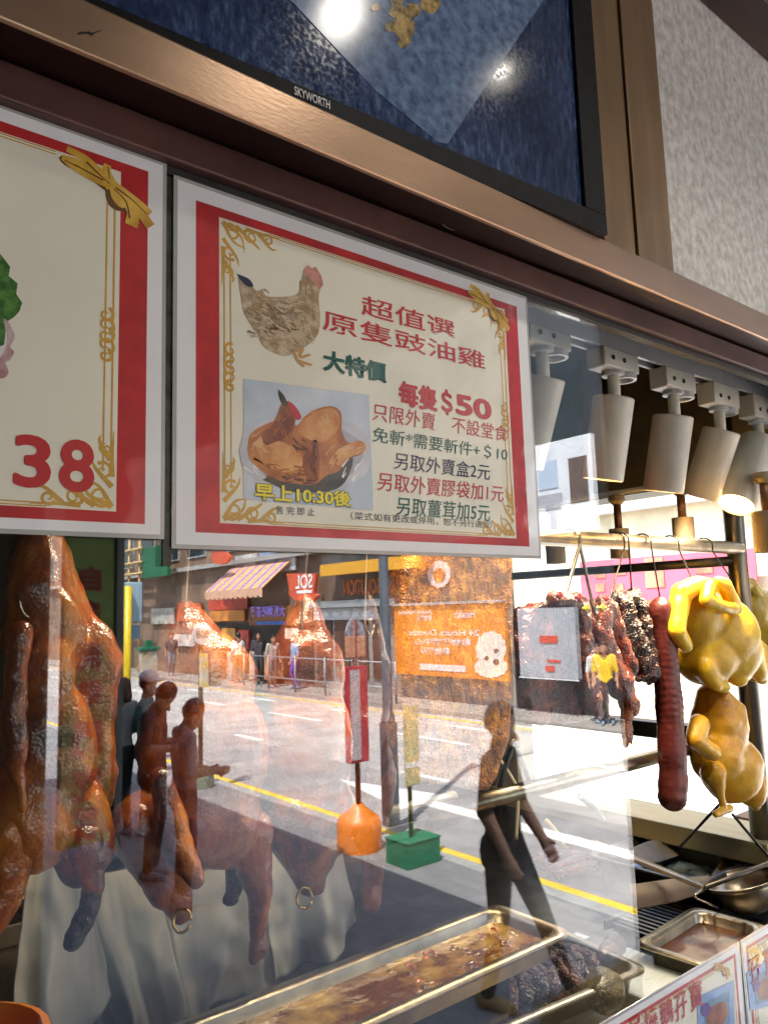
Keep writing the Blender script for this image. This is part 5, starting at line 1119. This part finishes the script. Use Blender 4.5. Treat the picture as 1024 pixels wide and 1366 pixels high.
# stop with green box base
p = G_(550, 1150); y = -p.y; s = rad(p); st2 = empty('bus_stop_sign', p, 'stop post with a green box base and a narrow yellow panel', 'bus stop sign')
grn = mat('green_base_paint', (.010, .17, .08), .45, col2=(.03, .09, .05), nscale=14, detail=9, ramp=(.5, .7), bump=.05, bscale=40)
zt_ = zp(550, 1117, y)
box('box_base', (p.x-27*s, p.y-22*s, STREET), (p.x+30*s, p.y+24*s, zt_), grn, st2, .006); box('base_lid', (p.x-28*s, p.y-23*s, zt_+.0005), (p.x+31*s, p.y+25*s, zt_+.012), grn, st2, .003)
tube('pole', [(p.x, p.y, zt_+.012), (p.x, p.y, zp(552, 940, y))], 3*s, mat('black_yellow_pole', (.10, .09, .02), .5), st2)
box('route_panel', (p.x-11*s, p.y+3.2*s, zp(553, 1046, y)), (p.x+15*s, p.y+5.2*s, zp(553, 940, y)), table_mat('route_print', (.64, .56, .26), (.30, .26, .20), 42), st2, .004)
box('route_panel_foot', (p.x-11*s, p.y+5.3*s, zp(553, 1022, y)), (p.x+15*s, p.y+5.6*s, zp(553, 1015, y)), mat('white_print', (1, 1, 1)), st2)
# round number stop
p = G_(268, 1050); y = -p.y; s = rad(p); st3 = empty('bus_stop_sign', p, 'stop post with a round white plate numbered 808 and a yellow box', 'bus stop sign')
lathe('drum_base', p, (0, 0, 1), [(0, .0005), (0, 18*s), (zp(265, 1036, y)-p.z, 17*s), (zp(265, 1030, y)-p.z, 15*s), (zp(265, 1030, y)-p.z, .0005)], mat('grey_green_base', (.12, .19, .15), .5, noise_amt=.2), st3)
tube('pole', [(p.x, p.y, zp(265, 1031, y)), (p.x, p.y, zp(266, 835, y))], 3.2*s, mat('olive_pole', (.13, .11, .05), .5), st3)
cz = zp(267, 846, y); dl = lathe('round_plate', (p.x, p.y+3.4*s, cz), (0, 1, 0), [(0, .0005), (0, 14*s), (.02, 14*s), (.02, .0005)], mat('white_plate', (.70, .70, .68), .45), st3, 32)
lettering('plate_number', '808', (p.x+9.5*s, p.y+3.4*s+.0225, cz-5*s), (-1, 0, 0), (0, 0, 1), 19*s, 10*s, mat('green_number', (.02, .22, .12), .5), dl, bold=.02)
box('yellow_box', (p.x-4*s, p.y+3.4*s, zp(262, 917, y)), (p.x+7*s, p.y+9*s, zp(262, 872, y)), mat('yellow_box', (.68, .56, .04), .45, col2=(.62, .62, .56), nscale=9), st3, .01)
box('notice_cluster', (p.x+10*s, p.y+3.4*s, zp(276, 915, y)), (p.x+28*s, p.y+5*s, zp(276, 880, y)), table_mat('small_notice_print', (.52, .40, .30), (.20, .10, .06), 12), st3, .01)
# yellow pole with the back of a pale blue sign
p = G_(168, 1046); y = -p.y; s = rad(p); rsn2 = empty('road_sign', p, 'yellow pole carrying the pale blue back of a road sign', 'road sign')
tube('pole', [p, (p.x, p.y, zp(174, 782, y))], 5*s, mat('yellow_pole_paint', (.70, .50, .015), .4, noise_amt=.1), rsn2, 14)
pb = mat('pale_blue_sign_back', (.36, .50, .60), .45, noise_amt=.06); box('plate', (p.x-17*s, p.y-9*s, zp(176, 831, y)), (p.x+23*s, p.y-6*s, zp(176, 776, y)), pb, rsn2, .02); box('lower_plate', (p.x-17*s, p.y-9*s, zp(176, 853, y)), (p.x+20*s, p.y-6*s, zp(176, 834, y)), mat('blue_grey_plate', (.20, .32, .42), .5), rsn2, .01)
# green topped box on a post
p = G_(197, 1010); y = -p.y; s = rad(p); pbx2 = empty('post_box', p, 'green topped notice box on a post behind the standing men', 'notice box')
tube('post', [p, (p.x, p.y, zp(197, 915, y))], 3*s, mat('olive_pole', (0, 0, 0)), pbx2); box('case', (p.x-11*s, p.y-6*s, zp(197, 914, y)), (p.x+11*s, p.y+6*s, zp(197, 868, y)), mat('case_print', (.42, .34, .18), .5, col2=(.55, .50, .40), nscale=6), pbx2, .01); box('lid', (p.x-13*s, p.y-8*s, zp(197, 8675/10, y)), (p.x+13*s, p.y+8*s, zp(197, 863, y)), grn, pbx2, .01); box('cap', (p.x-4*s, p.y-3*s, zp(197, 8625/10, y)), (p.x+4*s, p.y+3*s, zp(197, 854, y)), grn, pbx2)
# green pillar banner close to the window
yb_ = 2.1; a, b = V_(84, 900, yb_), V_(153, 900, yb_)
pil = empty('pillar_banner', ((a.x+b.x)/2, -yb_, 1.0), 'green pillar banner with a column of red characters, mirrored over the left goose', 'banner')
w_ = abs(b.x-a.x); cx = (a.x+b.x)/2
zbn = onY(118, 1128, yb_).z
box('board', (cx-w_/2, -yb_-.04, zbn), (cx+w_/2, -yb_, 3.0), mat('green_banner_print', (.20, .31, .09), .5, noise_amt=.15, nscale=3), pil, .006)
box('edge_strip', (cx+w_/2+.001, -yb_-.05, zbn-.03), (cx+w_/2+.03, -yb_+.01, 3.0), mat('grey_edge_strip', (.16, .18, .21), .5), pil, .004)
for ch, py, h in zip('自家燒味門吃普', (772, 818, 872, 925, 985, 1045, 1098), (34, 34, 40, 40, 44, 44, 44)):
    q = V_(118, py, yb_); hh = h*mpp(mir(q)); lettering('red_character', ch, (cx+hh*.42, -yb_+.004, q.z-hh/2), (-1, 0, 0), (0, 0, 1), hh*.84, hh, mat('banner_red_print', (.22, .010, .016), .5), pil, bold=.035)
ca, cb_ = V_(-60, 900, 2.5), V_(66, 900, 2.5)
colm = box('blocker_column', (min(ca.x, cb_.x), -2.75, STREET), (max(ca.x, cb_.x), -2.5, 3.0), mat('blocker_brown', (.07, .045, .035), .35, noise_amt=.3, nscale=8), None, .01); setp(colm, 'added dark column hiding the mirrored road left of the green pillar banner', 'column')  # column added to keep the bright road out of the pane's left end
# railing along the far kerb
rl = empty('railing', (FX+.15, -13, STREET), 'grey pedestrian railing along the far kerb', 'railing'); rm = mat('railing_grey', (.26, .26, .27), .5, .3)
for z in (.35, .95): tube('rail', [(FX+.15, -21.2, STREET+z), (FX+.15, -13.8, STREET+z)], .022, rm, rl, 8)
for k in range(6): tube('post', [(FX+.15, -21.2+k*1.48, STREET), (FX+.15, -21.2+k*1.48, STREET+1.0)], .03, rm, rl, 8)
bd = G_(500, 925, STREET); 

# --- people (bodies fused from tapering limbs)
import numpy as np
def person(label, loc, face, H, mats, pose, voxel=.010, hair_len=0., cap=None, bag=None, group=None):
    """mats: skin, top, bottom, shoe, hair. pose: joint targets in body space (x right, y forward, z up, units of height)"""
    t = empty('person', loc, label, 'person', group)
    Rz = Matrix.Rotation(face, 4, 'Z'); M_ = Matrix.Translation(loc) @ Rz @ Matrix.Diagonal((H, H, H, 1))
    J = dict(pel=(0, 0, .53), wai=(0, .005, .61), che=(0, .0, .72), nec=(0, -.005, .82), hed=(0, .012, .885), sl=(-.105, 0, .795), sr=(.105, 0, .795), el=(-.135, -.01, .63), er=(.135, -.01, .63), wl=(-.14, .03, .49), wr=(.14, .03, .49),
             hl=(-.048, 0, .52), hr=(.048, 0, .52), kl=(-.055, .015, .285), kr=(.055, .015, .285), al=(-.055, -.01, .045), ar=(.055, -.01, .045))
    J.update(pose); J = {k: Vector(v) for k, v in J.items()}
    SK, TO, BO, SH = 0, 1, 2, 3; segs = []
    def sg(a, b, ra, rb, m): segs.append((J[a] if isinstance(a, str) else a, J[b] if isinstance(b, str) else b, ra, rb, m))
    for o in (-.035, .035):
        ov = Vector((o, 0, 0)); sg(J['pel']+ov, J['wai']+ov*.9, .058, .052, TO); sg(J['wai']+ov*.9, J['che']+ov*1.3, .054, .060, TO); sg(J['che']+ov*1.3, (J['sl'] if o < 0 else J['sr'])*.8+J['nec']*.2, .056, .034, TO); sg(J['pel']+ov-Vector((0, .012, .012)), J['pel']+ov*1.1-Vector((0, .012, .04)), .060, .058, BO)
    sg('nec', 'hed', .030, .028, SK)
    hd_ = J['hed']; fw = Vector((0, 1, 0)); tl = (hd_-J['nec']); fw = (fw-tl.normalized()*fw.dot(tl.normalized())).normalized() if tl.length else fw; upv = tl.normalized()
    sg(hd_+upv*.022-fw*.006, hd_+upv*.040-fw*.006, .050, .048, SK); sg(hd_-upv*.012+fw*.012, hd_-upv*.026+fw*.024, .040, .028, SK); sg(hd_+fw*.050+upv*.004, hd_+fw*.058-upv*.008, .007, .010, SK)
    for q in (-1, 1): sg(hd_+Vector((q*.050, 0, 0))+upv*.008, hd_+Vector((q*.052, -.006, 0))-upv*.012, .008, .007, SK)
    for q in ('l', 'r'):
        sg('s'+q, 'e'+q, .036, .029, TO if pose.get('sleeve', 0) else TO); mid = J['e'+q].lerp(J['s'+q], .25)
        sg('e'+q, 'w'+q, .027, .018, TO if mats.get('long') else SK)
        w = J['w'+q]; d = (w-J['e'+q]).normalized(); side = Vector((-1 if q == 'l' else 1, 0, 0)); side = (side-d*side.dot(d)).normalized(); nrm = d.cross(side)
        sg(w, w+d*.042, .017, .022, SK)
        for f, (o, L_) in enumerate(((-.017, .040), (-.006, .046), (.006, .044), (.016, .035))):
            b0 = w+d*.045+nrm*o; k0 = b0+d*L_*.5; sg(b0, k0, .0068, .006, SK); sg(k0, k0+d*L_*.45-side*.012, .006, .005, SK)
        sg(w+d*.018-nrm*.016, w+d*.042-nrm*.034-side*.01, .008, .006, SK)
        sg('h'+q, 'k'+q, .056, .038, BO); sg('k'+q, 'a'+q, .037, .024, BO if not mats.get('shorts') else SK)
        a = J['a'+q]; ff = Vector(J.get('f'+q, (0, 1, -.12))).normalized(); sg(a-ff*.02-Vector((0, 0, .018)), a+ff*.085-Vector((0, 0, .024)), .026, .020, SH)
    bm = bmesh.new()
    for a, b, ra, rb, m in segs: lump_c(bm, a, b, ra, rb)
    bm.transform(M_)
    o = fuse('body', bm, None, t, voxel, 4)
    me = o.data; me.materials.clear()
    for k in ('skin', 'top', 'bottom', 'shoe'): me.materials.append(mats[k])
    n = len(me.polygons); ce = np.empty(n*3); me.polygons.foreach_get('center', ce); ce = ce.reshape(-1, 3); Mi = np.array(M_.inverted()); ce = ce @ Mi[:3, :3].T + Mi[:3, 3]
    best = np.full(n, 1e9); idx = np.zeros(n, dtype=np.int32)
    for a, b, ra, rb, m in segs:
        a_, b_ = np.array(a), np.array(b); d = b_-a_; L2 = max(d @ d, 1e-9); tt = np.clip(((ce-a_) @ d)/L2, 0, 1); ds = np.linalg.norm(ce-a_-tt[:, None]*d, axis=1)-(ra+(rb-ra)*tt)
        s_ = ds < best; best[s_] = ds[s_]; idx[s_] = m
    me.polygons.foreach_set('material_index', idx); me.update()
    bm = bmesh.new(); c_ = hd_+upv*.044-fw*.016
    lump_c(bm, c_-upv*.01, c_+upv*.008, .055, .052)
    if hair_len: lump_c(bm, c_-fw*.03, c_-fw*.045-upv*hair_len, .050, .035)
    bm.transform(M_); fuse('hair', bm, mats['hair'], t, voxel, 3, wr=.004, wscale=40)
    if cap:
        bm = bmesh.new(); lump_e(bm, M_ @ (c_+upv*.022), (.062*H, .062*H, .045*H)); lump_e(bm, M_ @ (c_+upv*.016+fw*.06), (.045*H, .05*H, .010*H)); fuse('cap', bm, cap, t, .008, 3)
    if bag:
        q = M_ @ (J['che']-Vector((0, .09, .06))); bm = bmesh.new(); lump_e(bm, q, (.14, .09, .2)); fuse('backpack', bm, bag, t, .012, 3)
    return t
sk = mat('skin', (.42, .22, .14), .55, noise_amt=.06); hairm = mat('black_hair', (.012, .009, .008), .4); hairb = mat('brown_hair', (.10, .035, .018), .4)
def clothm(n, c): return mat(n, c, .8, noise_amt=.15, nscale=9, bump=.05, bscale=60)
M1_ = dict(skin=sk, top=clothm('dark_grey_shirt', (.035, .032, .034)), bottom=clothm('black_trousers', (.014, .014, .018)), shoe=clothm('blue_grey_shoes', (.16, .22, .28)), hair=hairm)
LOOK = dict(hed=(0, .045, .868), el=(-.13, .0, .64), er=(.13, .0, .64), wl=(-.07, .13, .64), wr=(.06, .14, .65))
# the two men at the stop stand in the canopy's shade close to the window
def foot_from_head(px, py, H, face_z=STREET):        # where a person of height H stands whose head top is at this pixel
    return mir(onZ(px, py, face_z+H))*1.0
hp = mir(onZ(206, 900, STREET+1.70)); l1 = Vector((hp.x, hp.y, STREET))
person('person in dark clothes with black hair looking down, mirrored beside the yellow pole', l1, R(-50), 1.70, M1_, LOOK)
hp = mir(onZ(246, 924, STREET+1.60)); l2 = Vector((hp.x, hp.y, STREET))
person('shorter person in a pale pink shirt, mirrored beside the one in dark clothes', l2, R(-80), 1.60, dict(skin=sk, top=clothm('pale_pink_shirt', (.38, .26, .27)), bottom=clothm('dark_blue_trousers', (.03, .035, .06)), shoe=M1_['shoe'], hair=hairb), dict(hed=(0, .035, .872), wl=(-.08, .14, .62), wr=(.08, .15, .60), el=(-.13, 0, .63), er=(.13, 0, .63)))
hp = mir(onZ(196, 893, STREET+1.66)); person('person in a white cap behind the dark clothed one, mostly hidden', Vector((hp.x, hp.y, STREET)), R(-60), 1.66, dict(skin=sk, top=clothm('teal_shirt', (.10, .22, .22)), bottom=clothm('grey_trousers', (.12, .12, .13)), shoe=M1_['shoe'], hair=hairm), {}, .014, cap=mat('white_cap', (.66, .66, .64), .7))
hp = mir(onZ(162, 900, STREET+1.62)); person('person with long brown hair and a pale grey top beside the yellow pole', Vector((hp.x, hp.y, STREET)), R(160), 1.62, dict(skin=sk, top=clothm('pale_grey_top', (.42, .41, .40)), bottom=clothm('black_trousers', (0, 0, 0)), shoe=M1_['shoe'], hair=hairb), dict(wl=(-.11, .12, .60), el=(-.13, .02, .64)), .014, hair_len=.09)
hp = mir(onZ(662, 925, STREET+1.70)); person('person in black walking past with long strides, mirrored right of the green based stop', Vector((hp.x, hp.y, STREET)), R(-25), 1.68, dict(skin=sk, top=clothm('black_t_shirt', (.012, .012, .013)), bottom=clothm('black_trousers', (0, 0, 0)), shoe=clothm('tan_shoes', (.30, .20, .10)), hair=hairm),
       dict(pel=(0, 0, .52), kl=(-.05, -.01, .285), al=(-.05, -.06, .045), kr=(.05, .10, .30), ar=(.05, .20, .055), fr=(0, 1, .1), sl=(-.092, 0, .795), sr=(.092, 0, .795), er=(.115, .03, .63), wr=(.09, .11, .52), el=(-.115, -.02, .64), wl=(-.10, .04, .51)), .007)
for (px, pt_, H, face, tc, bc_, lab, X) in ((393, 868, 1.62, 100, (.12, .30, .48), (.10, .05, .30), 'person in a light blue top by the open shop front', 12.3), (805, 874, 1.55, 60, (.70, .45, .02), (.02, .02, .025), 'person in a yellow shirt on the far pavement', 12.2), (364, 872, 1.6, 0, (.36, .33, .30), (.16, .14, .13), 'person in a grey top on the far pavement outside the open shop', 12.2),
                                        (318, 872, 1.66, 180, (.60, .58, .56), (.30, .16, .08), 'person in a white top below the striped awning', 12.3), (345, 870, 1.7, 20, (.06, .05, .06), (.05, .05, .06), 'person in dark clothes deep below the striped awning', 12.4), (796, 876, 1.5, 30, (.55, .55, .56), (.03, .03, .05), 'person in a pale shirt beside the yellow shirted one', 12.35), (229, 868, 1.64, 10, (.10, .08, .08), (.20, .20, .22), 'person in a dark jacket at the far end of the street', 12.2)):
    q = VY(px, pt_, X); person(lab, Vector((X, q.y, STREET)), R(face), H, dict(skin=sk, top=clothm('top_'+str(px), tc), bottom=clothm('bottom_'+str(px), bc_), shoe=M1_['shoe'], hair=hairm), dict(kl=(-.05, .05, .29), ar=(.055, -.06, .05)) if px % 2 else {}, .022, group=None)
